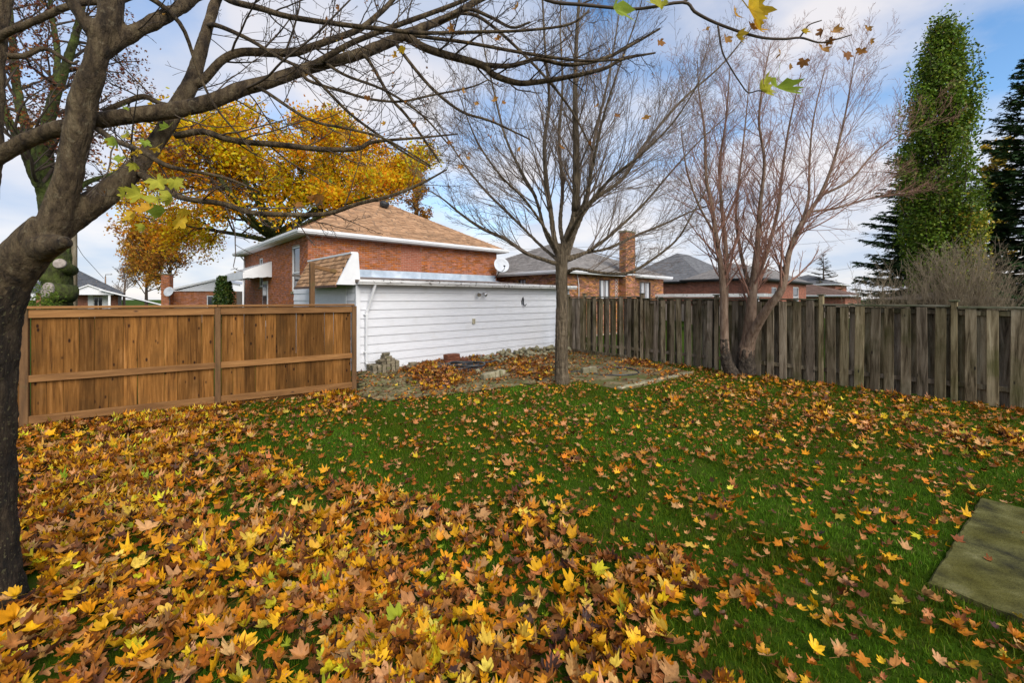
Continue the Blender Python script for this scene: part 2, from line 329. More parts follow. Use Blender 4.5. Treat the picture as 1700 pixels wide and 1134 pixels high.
def side_dir(d, ang, az):
    a = np.cross(d, [0.31, 0.17, 0.93] if abs(d[2]) < 0.9 else [1, 0.2, 0]); a = norm(a); b = np.cross(d, a)
    return norm(d*math.cos(ang) + (a*math.cos(az) + b*math.sin(az))*math.sin(ang))
def grow(tw, p, d, L, r, lev, prm, tips=None):
    nseg = prm['seg'][lev]; pts = [p]; q = p.copy(); d = norm(d); step = L/nseg; dirs = [d]
    for i in range(nseg):
        d = norm(d + rng.normal(0, prm['wob'][lev], 3) + np.array([0, 0, prm['up'][lev]]))
        q = q + d*step; pts.append(q); dirs.append(d)
    rad = np.linspace(r, max(r*prm['tip'][lev], prm['rmin']), nseg+1)
    tw.add(pts, rad, prm['n'][lev])
    if lev + 1 < len(prm['seg']):
        k = prm['kids'][lev]; k = int(k) + (rng.random() < k-int(k))
        for j in range(k):
            t = prm['t0'][lev] + (1-prm['t0'][lev])*(j+rng.random())/k
            i = min(int(t*nseg), nseg-1); f = t*nseg-i; pp = pts[i]*(1-f)+pts[i+1]*f
            dd = side_dir(dirs[i+1], R(prm['ang'][lev]*rng.uniform(0.7, 1.3)), rng.uniform(0, 2*math.pi))
            rr = (rad[i]*(1-f)+rad[i+1]*f)
            grow(tw, pp, dd, L*prm['len'][lev]*rng.uniform(0.6, 1.2)*(1.15-0.6*t), max(rr*prm['rk'][lev], prm['rmin']), lev+1, prm, tips)
    elif tips is not None: tips.append((pts[-1], d)); tips.append((pts[len(pts)//2], d))
def sprout(tw, pts, rad, count, L, prm, lev=0, t0=0.2, ang=50, tips=None, rk=0.5, upb=0.0, taper=0.6):
    pts = np.asarray(pts); n = len(pts)
    for j in range(count):
        t = t0 + (1-t0)*(j+rng.random())/count; x = t*(n-1); i = min(int(x), n-2); f = x-i
        p = pts[i]*(1-f)+pts[i+1]*f; d = norm(pts[i+1]-pts[i])
        dd = side_dir(d, R(ang*rng.uniform(0.7, 1.3)), rng.uniform(0, 2*math.pi)); dd = norm(dd+np.array([0, 0, upb]))
        grow(tw, p, dd, L*rng.uniform(0.6, 1.25)*(1.1-taper*t), max((rad[i]*(1-f)+rad[i+1]*f)*rk, prm['rmin']), lev, prm, tips)

# leaves ---------------------------------------------------------------
HALF = [(90,1.0),(82,.80),(76,.84),(66,.57),(56,.72),(51,.82),(41,.98),(32,.78),(26,.80),(14,.54),(4,.64),(-8,.76),(-22,.56),(-48,.42)]
HALF_FAR = [(90,1.0),(65,.55),(41,.98),(14,.53),(-8,.76),(-55,.42)]
def leaf_outline(far):
    h = HALF_FAR if far else HALF
    a = [(th, r) for th, r in h] + [(-90, .06)] + [(180-th, r) for th, r in h[:0:-1]]
    return np.array([(r*math.cos(R(th)), r*math.sin(R(th))) for th, r in a])
def leaf_template(far, curl=1.0, stem=True):
    o = leaf_outline(far); o = o*(1+rng.normal(0, 0.06, (len(o), 1))); o[:, 0] *= rng.uniform(0.72, 1.1); o[rng.integers(0, len(o), 3)] *= rng.uniform(.6, 1, (3, 1))
    n = len(o)
    if far: V = np.vstack([[0, 0], o]); F = [(0, 1+i, 1+(i+1) % n) for i in range(n)]
    else:
        V = np.vstack([[0, 0], o*0.5, o])
        F = [(0, 1+i, 1+(i+1) % n) for i in range(n)]
        for i in range(n):
            j = (i+1) % n; F += [(1+i, 1+n+i, 1+n+j), (1+i, 1+n+j, 1+j)]
    r = np.hypot(V[:, 0], V[:, 1]); th = np.arctan2(V[:, 1], V[:, 0])
    z = curl*(rng.uniform(-0.22, 0.34)*r**2 + rng.uniform(0.05, 0.22)*r**2*np.sin(rng.integers(2, 4)*th+rng.uniform(0, 6.28)) + rng.uniform(-0.05, 0.25)*np.abs(V[:, 0]))
    fold = rng.uniform(0, 1) < 0.3
    if fold: z = z + curl*0.5*np.maximum(0, V[:, 0]*math.cos(1.0)+V[:, 1]*math.sin(1.0)-0.25)
    V = np.column_stack([V, z])
    if not far or curl > 1:
        for sg in (1, -1):
            if rng.random() < .34:          # a half rolled up or over along the midrib
                ph = rng.uniform(.4, 2.0); h_ = V[:, 0]*sg > 0; x = np.abs(V[h_, 0]); V[h_, 2] += x*math.sin(ph); V[h_, 0] = sg*x*math.cos(ph)
        if rng.random() < .35:              # tip or base bent
            k0 = rng.uniform(-.1,.3); dy = np.maximum(0, V[:, 1]-k0); V[:, 2] += dy*rng.uniform(.3,.9); V[:, 1] -= dy*rng.uniform(.1,.5)
    if stem and not far:      # petiole
        b = len(V); s = rng.uniform(-0.2, 0.2)
        V = np.vstack([V, [(-.018, -.02, 0), (.018, -.02, 0), (s-.014, -.9, .12), (s+.014, -.9, .12)]])
        F += [(b, b+2, b+1), (b+1, b+2, b+3)]; r = np.append(r, [0, 0, .3, .3])
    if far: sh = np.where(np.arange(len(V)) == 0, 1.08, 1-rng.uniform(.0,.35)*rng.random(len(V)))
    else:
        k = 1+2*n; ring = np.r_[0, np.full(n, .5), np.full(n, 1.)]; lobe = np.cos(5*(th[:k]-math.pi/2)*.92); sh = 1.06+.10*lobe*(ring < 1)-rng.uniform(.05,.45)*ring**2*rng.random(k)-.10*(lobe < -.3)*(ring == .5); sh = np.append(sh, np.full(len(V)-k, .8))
    return V, np.array(F), sh
PAL = np.array([(0.60,0.31,0.008),(0.54,0.225,0.006),(0.40,0.138,0.008),(0.28,0.090,0.010),(0.17,0.055,0.012),(0.36,0.150,0.042),(0.46,0.235,0.085),(0.10,0.036,0.014),(0.05,0.022,0.016),(0.50,0.41,0.015),(0.27,0.30,0.018),(0.58,0.38,0.05)])
PW = np.array([.17,.14,.14,.12,.11,.11,.09,.06,.035,.035,.014,.05]); PW /= PW.sum()
def replicate(tmpls, T, Rm, S, pick, colors, edge=0.8):
    """many copies of a few templates as one mesh; T (n,3), Rm (n,3,3), S (n,)"""
    VV = []; FF = []; CC = []; base = 0
    for k, (V, F, r) in enumerate(tmpls):
        ix = np.where(pick == k)[0]
        if not len(ix): continue
        W = np.einsum('nij,vj->nvi', Rm[ix], V)*S[ix][:, None, None] + T[ix][:, None, :]
        VV.append(W.reshape(-1, 3)); m = len(V)
        FF.append((F[None]+(np.arange(len(ix))*m)[:, None, None]).reshape(-1, 3)+base); base += m*len(ix)
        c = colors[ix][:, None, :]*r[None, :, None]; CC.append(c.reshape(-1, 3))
    return np.concatenate(VV), np.concatenate(FF), np.concatenate(CC)
def rots(n, tilt, az=None):
    az = rng.uniform(0, 2*np.pi, n) if az is None else az
    ta = rng.uniform(0, 2*np.pi, n); t = np.minimum(np.abs(rng.normal(0, tilt, n)), .6)
    kx, ky = np.cos(ta), np.sin(ta); c, s = np.cos(t), np.sin(t)
    Rt = np.zeros((n, 3, 3))
    Rt[:, 0, 0] = c+kx*kx*(1-c); Rt[:, 0, 1] = kx*ky*(1-c); Rt[:, 0, 2] = ky*s
    Rt[:, 1, 0] = kx*ky*(1-c); Rt[:, 1, 1] = c+ky*ky*(1-c); Rt[:, 1, 2] = -kx*s
    Rt[:, 2, 0] = -ky*s; Rt[:, 2, 1] = kx*s; Rt[:, 2, 2] = c
    Rz = np.zeros((n, 3, 3)); Rz[:, 0, 0] = np.cos(az); Rz[:, 0, 1] = -np.sin(az); Rz[:, 1, 0] = np.sin(az); Rz[:, 1, 1] = np.cos(az); Rz[:, 2, 2] = 1
    return Rt @ Rz
def rand_rot(n):
    q = rng.normal(size=(n, 4)); q /= np.linalg.norm(q, axis=1, keepdims=True); w, x, y, z = q.T
    return np.stack([np.stack([1-2*(y*y+z*z), 2*(x*y-z*w), 2*(x*z+y*w)], -1), np.stack([2*(x*y+z*w), 1-2*(x*x+z*z), 2*(y*z-x*w)], -1), np.stack([2*(x*z-y*w), 2*(y*z+x*w), 1-2*(x*x+y*y)], -1)], 1)
def pal(n, P_, W_, j=0.14): 
    W_ = np.asarray(W_, float); W_ = W_/W_.sum()
    c = np.asarray(P_)[rng.choice(len(W_), n, p=W_)]; return np.clip(c*(1+rng.normal(0, j, (n, 1)))*(1+rng.normal(0, j*0.4, (n, 3))), 0.003, 0.8)

# ------------------------------------------------------------------ the yard's geometry
UANG = math.atan2(0.682, 0.731); U = np.array([0.731, 0.682, 0]); VV_ = np.array([-0.682, 0.731, 0])
GC = np.array([-4.09, 11.1, 0])                       # near corner of the garage
def g2w(x, y, z=0): return GC + U*x + VV_*y + np.array([0, 0, z])
def w2g(X, Y): d = np.stack([X-GC[0], Y-GC[1]], -1); return d@U[:2], d@VV_[:2]

def ground_sheet():
    s = 500
    b = MB(); b.add([(-s,-s,0),(s,-s,0),(s,s,0),(-s,s,0)], [(0,1,2,3)])
    o = b.obj('ground', MT['soil'], kind='structure'); return o
ground = ground_sheet()

# paved area in front of the garage
PATIO = [G(588,660), G(640,668), G(760,655), G(880,640), G(960,634), G(1035,650), G(1152,621), G(1100,606), G(1010,592), g2w(8.6,0), g2w(0,0)]
PATIO_XY = np.array([p[:2] for p in PATIO])
def in_poly(X, Y, poly):
    ins = np.zeros(X.shape, bool); n = len(poly)
    for i in range(n):
        x0, y0 = poly[i]; x1, y1 = poly[(i+1) % n]
        c = ((y0 > Y) != (y1 > Y)) & (X < (x1-x0)*(Y-y0)/(y1-y0+1e-12)+x0); ins ^= c
    return ins
SLAB = np.array([(4.49,4.04),(2.80,2.84),(2.80+1.1,2.84-1.5),(4.49+1.1,4.04-1.5)])

def build_patio():
    b = MB(); n = len(PATIO)
    b.add([(p[0],p[1],0.012) for p in PATIO], [tuple(range(n))])
    patio = b.obj('patio', MT['bed'], kind='structure')
    cut = G(905,638); sl = [cut, G(960,634), G(1035,650), G(1152,621), G(1100,606), G(1010,592), g2w(8.6,-.03), g2w(4.9,-.03)]; m = len(sl)
    ce = sum(sl)/m; inn = [p+norm(ce-p)*.02 for p in sl]
    b = MB(); b.add([(p[0],p[1],-.02) for p in sl]+[(p[0],p[1],.022) for p in sl]+[(p[0],p[1],.030) for p in inn], [(i,(i+1)%m,m+(i+1)%m,m+i) for i in range(m)]+[(m+i,m+(i+1)%m,2*m+(i+1)%m,2*m+i) for i in range(m)]+[tuple(range(2*m,3*m))])
    b.obj('concrete_slab', MT['patio'], patio)
    gx1, gy1 = w2g(cut[0], cut[1])
    # pavers laid along the garage
    cand = []
    for i in range(-12, 26):
        for j in range(0, 40):
            x = 0.05 + i*0.212 + (0.106 if j % 2 else 0); y = -0.10 - j*0.107
            c = g2w(x+0.1, y-0.05); e = [g2w(x+dx, y-dy) for dx in (0, .2) for dy in (0, .1)]
            E = np.array([q[:2] for q in e])
            if not in_poly(E[:, 0], E[:, 1], PATIO_XY).all(): continue
            if x+.21 > 4.9+(gx1-4.9)*(y/gy1): continue
            cand.append((c[1], x, y))
    cand.sort()
    base = [MB().bbox(-.098, .098, -.047, .047, -.04, .012, 0.006, jit=0.002).mesh('paver', MT['paver']) for _ in range(5)]
    for k, (d, x, y) in enumerate(cand[:300]):
        c = g2w(x+.1, y-.05, 0.016+random.uniform(-.004, .006))
        link('paver', base[k % 5], patio, c, rot=(random.gauss(0, .012), random.gauss(0, .012), UANG+random.gauss(0, .012)))
    if len(cand) > 300:
        b = MB()
        for d, x, y in cand[300:]:
            c = g2w(x+.1, y-.05, 0.016+random.uniform(-.004, .005))
            b.box(-.098, .098, -.047, .047, -.03, .011, Matrix.Translation(Vector(c)) @ Matrix.Rotation(UANG+random.gauss(0, .012), 4, 'Z'))
        b.obj('paver_run', MT['paver_i'], patio, kind='stuff')
    # pale kerb strip at the lawn side
    p0, p1 = G(1032,648), G(1152,621); d = norm(p1-p0); q = np.array([-d[1], d[0], 0])
    L = np.linalg.norm(p1-p0); k = 3
    for i in range(k):
        a = L*i/k + 0.008; e = L*(i+1)/k - 0.008
        m = MB().bbox(a, e, 0, 0.14, -.03, 0.05, 0.008, jit=0.004)
        m.obj('kerb_stone', MT['stone'], patio, p0, rot=(0, 0, math.atan2(d[1], d[0])))
    return patio
patio = build_patio()

def build_slab():
    b = MB(); t = 0.045; c = SLAB.mean(0); E = []
    for i in range(4):
        p, q = SLAB[i], SLAB[(i+1) % 4]; m = 26
        for k in range(m): E.append(p+(q-p)*k/m)
    E = np.array(E); n = len(E); d = c-E; d /= np.linalg.norm(d, axis=1, keepdims=True); E = E+d*(rng.random((n,1))**4*.014); I = E+d*rng.uniform(.008,.026,(n,1))
    V = [(x,y,-.05) for x,y in E]+[(x,y,t-rng.uniform(.006,.016)) for x,y in E]+[(x,y,t) for x,y in I]
    F = [(i,(i+1)%n,n+(i+1)%n,n+i) for i in range(n)]+[(n+i,n+(i+1)%n,2*n+(i+1)%n,2*n+i) for i in range(n)]+[tuple(range(2*n,3*n))]
    b.add(V, F)
    return b.obj('concrete_path', MT['slab'], kind='structure')
build_slab()

# ------------------------------------------------------------------ garage
def siding_board(L, h):
    b = MB(); 
    b.add([(0,-.026,0),(L,-.026,0),(L,-.003,h),(0,-.003,h),(0,0,0),(L,0,0)], [(0,1,2,3),(4,5,1,0)])
    return b
def build_garage():
    g = thing('garage', 'white horizontal-sided flat-roofed garage with downspout at its corner', 'garage', GC, UANG)
    L, D, hz = 8.75, 5.4, 2.34
    w = MB(); w.box(0, L, 0.004, 0.12, 0, hz-.02); w.box(0.002, 0.12, 0.12, D, 0, hz-.02); w.box(L-.12, L-.002, 0.12, D, 0, 2.3); w.obj('wall', MT['white'], g)
    bm = siding_board(L-.09, 0.234).mesh('siding_board', MT['siding'])
    for i in range(10): link('siding_board', bm, g, (0.09, 0.002, 0.234*i+0.002))
    sm = siding_board(D-.1, 0.234).mesh('side_siding_board', MT['siding'])
    for i in range(10): link('side_siding_board', sm, g, (0.0, D, 0.234*i+0.002), rot=(0, 0, -math.pi/2))
    MB().bbox(-.022, .09, -.024, .06, 0.02, hz-.06, .004).obj('corner_trim', MT['white'], g)
    MB().bbox(-.03, -.018, 0.62, 0.72, 0.02, hz-.06, .003).obj('door_trim', MT['white'], g)
    # roof: rises towards the house
    r = MB(); r.add([(-.05,-.20,2.43),(L+.1,-.20,2.43),(L+.1,D+.1,2.80),(-.05,D+.1,2.80),(-.05,-.20,2.36),(L+.1,-.20,2.36),(L+.1,D+.1,2.73),(-.05,D+.1,2.73)],
          [(0,1,2,3),(7,6,5,4),(0,4,5,1),(1,5,6,2),(2,6,7,3),(3,7,4,0)])
    roof = r.obj('roof', MT['felt'], g)
    MB().box(-.02, L+.06, -.19, .0, 2.318, 2.333).obj('soffit', MT['white'], g)
    gt = MB(); prof = [(-.20,2.31),(-.29,2.31),(-.305,2.36),(-.325,2.37),(-.325,2.425),(-.315,2.435),(-.305,2.42)]
    n = len(prof); V = [(x, y, z) for x in (-.06, L+.12) for y, z in prof]
    gt.add(V, [(i, i+1, n+i+1, n+i) for i in range(n-1)]+[tuple(range(n)), tuple(range(2*n-1, n-1, -1))])
    gutter = gt.obj('gutter', MT['gutter'], g)
    db = MB()
    for k in range(60):
        x = random.uniform(.1, L); s = random.uniform(.012, .03)
        db.box(x-s*1.6, x+s*1.6, -.30, -.27, 2.425, 2.44+s*.6)
    db.obj('gutter_debris', MT['bark_trunk_shade_tint'], gutter, kind='stuff')
    ds = MB(); ds.tube([(.40,-.25,2.33),(.385,-.22,2.24),(.27,-.075,1.66),(.235,-.065,1.58),(.225,-.065,.9),(.225,-.065,.24),(.25,-.10,.17),(.42,-.30,.05)], .047, 4, True, False, 0.75)
    d = ds.obj('downspout', MT['white'], g)
    for z in (.5, 1.5): MB().box(.175,.275,-.104,-.012,z,z+.03).obj('strap', MT['white'], d)
    # zinc flashing against the house wall
    fl = [(.5,2.9),(2.9,5.2),(5.2,7.4),(7.4,9.55)]
    for a, e in fl:
        b = MB(); b.add([(a,D-.25,2.775),(e+.02,D-.25,2.775),(e+.02,D+.10,2.83),(a,D+.10,2.83),(e+.02,D+.105,3.10),(a,D+.105,3.10)], [(0,1,2,3),(3,2,4,5)])
        b.obj('flashing', MT['flash'], g)
    # shingled mansard over the door side
    Lm, pr, z0, z1 = 3.55, 0.52, 2.30, 3.14
    e = MB(); e.add([(-pr,-.02,z0),(0.10,-.02,z0),(0.04,-.02,z1),(-.10,-.02,z1),(-pr,.05,z0),(0.10,.05,z0),(0.04,.05,z1),(-.10,.05,z1)],
           [(0,1,2,3),(7,6,5,4),(0,4,5,1),(1,5,6,2),(2,6,7,3),(3,7,4,0)])
    e.obj('mansard_end', MT['white'], g)
    mb = MB(); mb.add([(-pr+.02,.05,z0),(-.10,.05,z1-.02),(-.10,Lm,z1-.02),(-pr+.02,Lm,z0),(.10,.05,z0),(.04,.05,z1-.02),(.04,Lm,z1-.02),(.10,Lm,z0)],
            [(0,1,2,3),(0,4,5,1),(3,2,6,7),(0,3,7,4),(4,7,6,5),(1,5,6,2)])
    mans = mb.obj('mansard', MT['felt'], g)
    MB().box(-.13, .06, .05, Lm, z1-.02, z1+.03).obj('mansard_cap', MT['white'], g)
    MB().box(-pr-.02, -pr+.03, .05, Lm, z0-.07, z0-.005).obj('mansard_fascia', MT['woodframe'], g)
    rows = 7; sl = np.array([pr-.10, 0, z1-.02-z0]); 
    tab = []
    for k in range(4):
        w_ = .285; hh = .15
        t = MB(); t.bbox(-w_/2, w_/2, 0, .016, -.012, hh, .003, jit=.004); tab.append(t.mesh('shingle', MT['sh_tan_o']))
    ang = math.atan2(pr-.12, z1-.02-z0)
    for i in range(rows):
        f = i/rows; x = -pr+.02+(pr-.12)*f; z = z0+(z1-.02-z0)*f
        k = 12
        for j in range(k):
            y = .05+(j+.5+(0.5 if i % 2 else 0)*.8)*(Lm-.2)/k
            o = link('shingle', tab[(i*5+j*3) % 4], mans, (x-.008, y, z)); 
            o.rotation_euler = (0, ang-0.09+random.gauss(0, .012), -math.pi/2) ; o.rotation_mode = 'XYZ'
            o.matrix_local = Matrix.Translation((x-.030, y, z)) @ Matrix.Rotation(ang+.13+random.gauss(0,.012), 4, 'Y') @ Matrix.Rotation(-math.pi/2, 4, 'Z')
    return g
garage = build_garage()

def wall_things():
    p = g2w(4.1, -.005, 2.10); t = thing('floodlight', 'twin-head silver floodlight under the gutter of the white garage', 'floodlight', p, UANG)
    b = MB(); b.lathe([(0,-.03),(.055,-.03),(.06,0),(0,0)], 16, Matrix.Rotation(R(90),4,'X')); b.obj('base_plate', MT['chrome'], t)
    for s in (-1, 1):
        Mx = Matrix.Translation((s*.13,-.16,-.03)) @ Matrix.Rotation(R(s*25),4,'Z') @ Matrix.Rotation(R(115),4,'X')
        b = MB(); b.tube([(s*.03,-.03,0),(s*.07,-.08,.0),(s*.11,-.12,-.01)], .012, 8); b.obj('arm', MT['chrome'], t)
        b = MB(); b.lathe([(0,-.10),(.03,-.10),(.04,-.06),(.05,-.02),(.068,.05),(.066,.05),(.045,.035),(0,.03)], 18, Mx); b.obj('lamp_head', MT['chrome'], t)
    p = g2w(6.07, -.005, 1.70); t = thing('wall_hook', 'black curled metal bracket hook on the white garage wall', 'hook', p, UANG); t.scale = (.62,.62,.85)
    MB().bbox(-.035,.035,-.02,0,-.06,.26,.004).obj('back_plate', MT['black'], t)
    MB().tube([(0,-.02,.12),(0,-.07,.28),(.02,-.10,.33),(.05,-.11,.27),(.04,-.10,.12),(.05,-.12,.0),(.12,-.16,-.03),(.2,-.2,.05)], [.022,.03,.03,.03,.034,.034,.026,.02], 10).obj('hook_arm', MT['black'], t)
    p = g2w(3.86, -.016, 1.20); t = thing('electric_outlet', 'small beige outlet box halfway up the white garage wall', 'outlet', p, UANG)
    MB().bbox(-.05,.05,-.05,0,-.085,.085,.006).obj('cover', M('beige_plastic', [(0.42,0.38,0.26),(0.5,0.45,0.32)], 4, rough=0.5, bump=0), t)
    MB().bbox(-.03,.03,-.058,-.0502,-.06,.06,.004).obj('lid', M('beige_lid', [(0.28,0.25,0.17),(0.35,0.31,0.22)], 4, rough=0.5, bump=0), t)
wall_things()

# ------------------------------------------------------------------ houses
def brick_layer(mb, map_, a0, a1, z0, z1, holes=(), proud=.010, bw=.211, bh=.061, gap=.014):
    """courses of single bricks on a wall; map_(a, out, z) gives the point"""
    k = 0; z = z0
    while z + bh*.6 < z1:
        zt = min(z+bh, z1); a = a0 - (bw/2 if k % 2 else 0)
        while a < a1:
            s, e = max(a, a0), min(a+bw, a1)
            for (h0, h1, g0, g1) in holes:
                if zt > g0 and z < g1:
                    if s >= h0-.001 and e <= h1+.001: e = s
                    elif s < h0 < e <= h1: e = h0
                    elif h0 <= s < h1 < e: s = h1
            if e-s > .03:
                pr = proud + random.uniform(-.003, .003)
                v = [map_(s,pr,z),map_(e,pr,z),map_(e,pr,zt),map_(s,pr,zt),map_(s,0,z),map_(e,0,z),map_(e,0,zt),map_(s,0,zt)]
                mb.add(v, [(0,1,2,3),(4,5,1,0),(3,2,6,7),(5,6,2,1),(4,0,3,7)])
            a += bw+gap
        z += bh+gap; k += 1
def wall_plane(mb, map_, a0, a1, z0, z1, holes=(), dep=.10):
    xs = sorted({a0, a1, *[h[0] for h in holes], *[h[1] for h in holes]}); zs = sorted({z0, z1, *[h[2] for h in holes], *[h[3] for h in holes]})
    ins = lambda x, z: any(h[0] < x < h[1] and h[2] < z < h[3] for h in holes)
    for i in range(len(xs)-1):
        for j in range(len(zs)-1):
            if ins((xs[i]+xs[i+1])/2, (zs[j]+zs[j+1])/2): continue
            mb.add([map_(xs[i],0,zs[j]),map_(xs[i+1],0,zs[j]),map_(xs[i+1],0,zs[j+1]),map_(xs[i],0,zs[j+1])], [(0,1,2,3)])
    for h0, h1, g0, g1 in holes:
        c = [(h0,g0),(h1,g0),(h1,g1),(h0,g1)]
        for q in range(4):
            (x0, y0), (x1, y1) = c[q], c[(q+1) % 4]
            mb.add([map_(x0,0,y0),map_(x1,0,y1),map_(x1,-dep,y1),map_(x0,-dep,y0)], [(0,1,2,3)])
def win(par, map_, h, frame, sash=True, sill=True, curtain=False, fw=.06):
    a0, a1, z0, z1 = h; b = MB()
    def bar(x0, x1, y0, y1, o0=-.07, o1=-.015):
        v = [map_(x, o, z) for x, o, z in ((x0,o1,y0),(x1,o1,y0),(x1,o1,y1),(x0,o1,y1),(x0,o0,y0),(x1,o0,y0),(x1,o0,y1),(x0,o0,y1))]
        b.add(v, [(0,1,2,3),(4,5,1,0),(3,2,6,7),(5,6,2,1),(4,0,3,7)])
    e = .003
    bar(a0+e, a0+fw, z0+e, z1-e); bar(a1-fw, a1-e, z0+e, z1-e); bar(a0+fw, a1-fw, z0+e, z0+fw); bar(a0+fw, a1-fw, z1-fw, z1-e)
    if sash: zm = z0+(z1-z0)*.42; bar(a0+fw, a1-fw, zm-.025, zm+.025, -.06, -.022)
    else: xm = (a0+a1)/2; bar(xm-.02, xm+.02, z0+fw, z1-fw, -.06, -.022)
    w = b.obj('window', frame, par)
    p = MB(); p.add([map_(a0+fw*.5,-.055,z0+fw*.5),map_(a1-fw*.5,-.055,z0+fw*.5),map_(a1-fw*.5,-.055,z1-fw*.5),map_(a0+fw*.5,-.055,z1-fw*.5)], [(0,1,2,3)])
    p.obj('pane', MT['glass'], w)
    if curtain:
        c = MB()
        for s0, s1 in ((.25, .6), (.68, .9)):
            xs = [a0+(a1-a0)*(s0+(s1-s0)*i/8) for i in range(9)]
            V = [map_(x, -.050+.002*(i % 2), z) for i, x in enumerate(xs) for z in (z0+fw, z1-fw)]
            c.add(V, [(2*i,2*i+2,2*i+3,2*i+1) for i in range(8)])
        c.obj('curtain', MT['curtain'], w)
    if sill:
        s = MB(); v = [map_(x, o, z) for x, o, z in ((a0-.05,.05,z0-.09),(a1+.05,.05,z0-.09),(a1+.05,.05,z0-.012),(a0-.05,.05,z0-.012),(a0-.05,.0,z0-.09),(a1+.05,.0,z0-.09),(a1+.05,.0,z0-.005),(a0-.05,.0,z0-.005))]
        s.add(v, [(0,1,2,3),(4,5,1,0),(3,2,6,7),(5,6,2,1),(4,0,3,7)]); s.obj('sill', MT['stone'], w)
    return w
def shingle_face(mb, e0, e1, t0, t1, row=.145, tab=.33):
    """rows of tabs on a roof face: eave corners e0-e1, top corners t0-t1"""
    e0, e1, t0, t1 = (np.array(q, float) for q in (e0, e1, t0, t1))
    ax = norm(e1-e0); up0 = (t0+t1)/2-(e0+e1)/2; up0 = up0-ax*(up0@ax); S = np.linalg.norm(up0); up = up0/S; nrm = np.cross(ax, up)
    Lw = np.linalg.norm(e1-e0); l0 = (t0-e0)@ax; r0 = (t1-e0)@ax
    n = int(S/row)
    for i in range(n):
        a, b = i*S/n, (i+1)*S/n; fl = a/S; f2 = b/S
        L0, R0 = l0*fl, Lw+(r0-Lw)*fl; L1, R1 = l0*f2, Lw+(r0-Lw)*f2
        x = L0 - random.uniform(0, tab)
        while x < R0:
            s, e = max(x, L0), min(x+tab*random.uniform(.85, 1.15), R0); x += tab
            if e-s < .04: continue
            s1 = max(s, L1); e_1 = min(e, R1)
            if e_1 < s1: s1 = e_1 = min(max(s, L1), R1)
            z0_ = .018+random.uniform(-.003, .003)
            v = [e0+ax*s+up*a+nrm*z0_, e0+ax*e+up*a+nrm*z0_, e0+ax*e_1+up*b+nrm*.004, e0+ax*s1+up*b+nrm*.004, e0+ax*s+up*a, e0+ax*e+up*a]
            mb.add(v, [(0,1,2,3),(4,5,1,0)])
def hip(L, D, ov, ez, rise):
    x0, x1, y0, y1 = -ov, L+ov, -ov, D+ov; w = x1-x0; d = y1-y0
    if w >= d: r0, r1 = (x0+d/2, (y0+y1)/2), (x1-d/2, (y0+y1)/2)
    else: r0, r1 = ((x0+x1)/2, y0+w/2), ((x0+x1)/2, y1-w/2)
    a, b, c, e = (x0,y0,ez),(x1,y0,ez),(x1,y1,ez),(x0,y1,ez); p, q = (*r0, ez+rise), (*r1, ez+rise)
    if w >= d: faces = [(a,b,p,q),(b,c,q,q),(c,e,q,p),(e,a,p,p)]
    else: faces = [(a,b,p,p),(b,c,p,q),(c,e,q,q),(e,a,q,p)]
    return faces, (a,b,c,e,p,q)
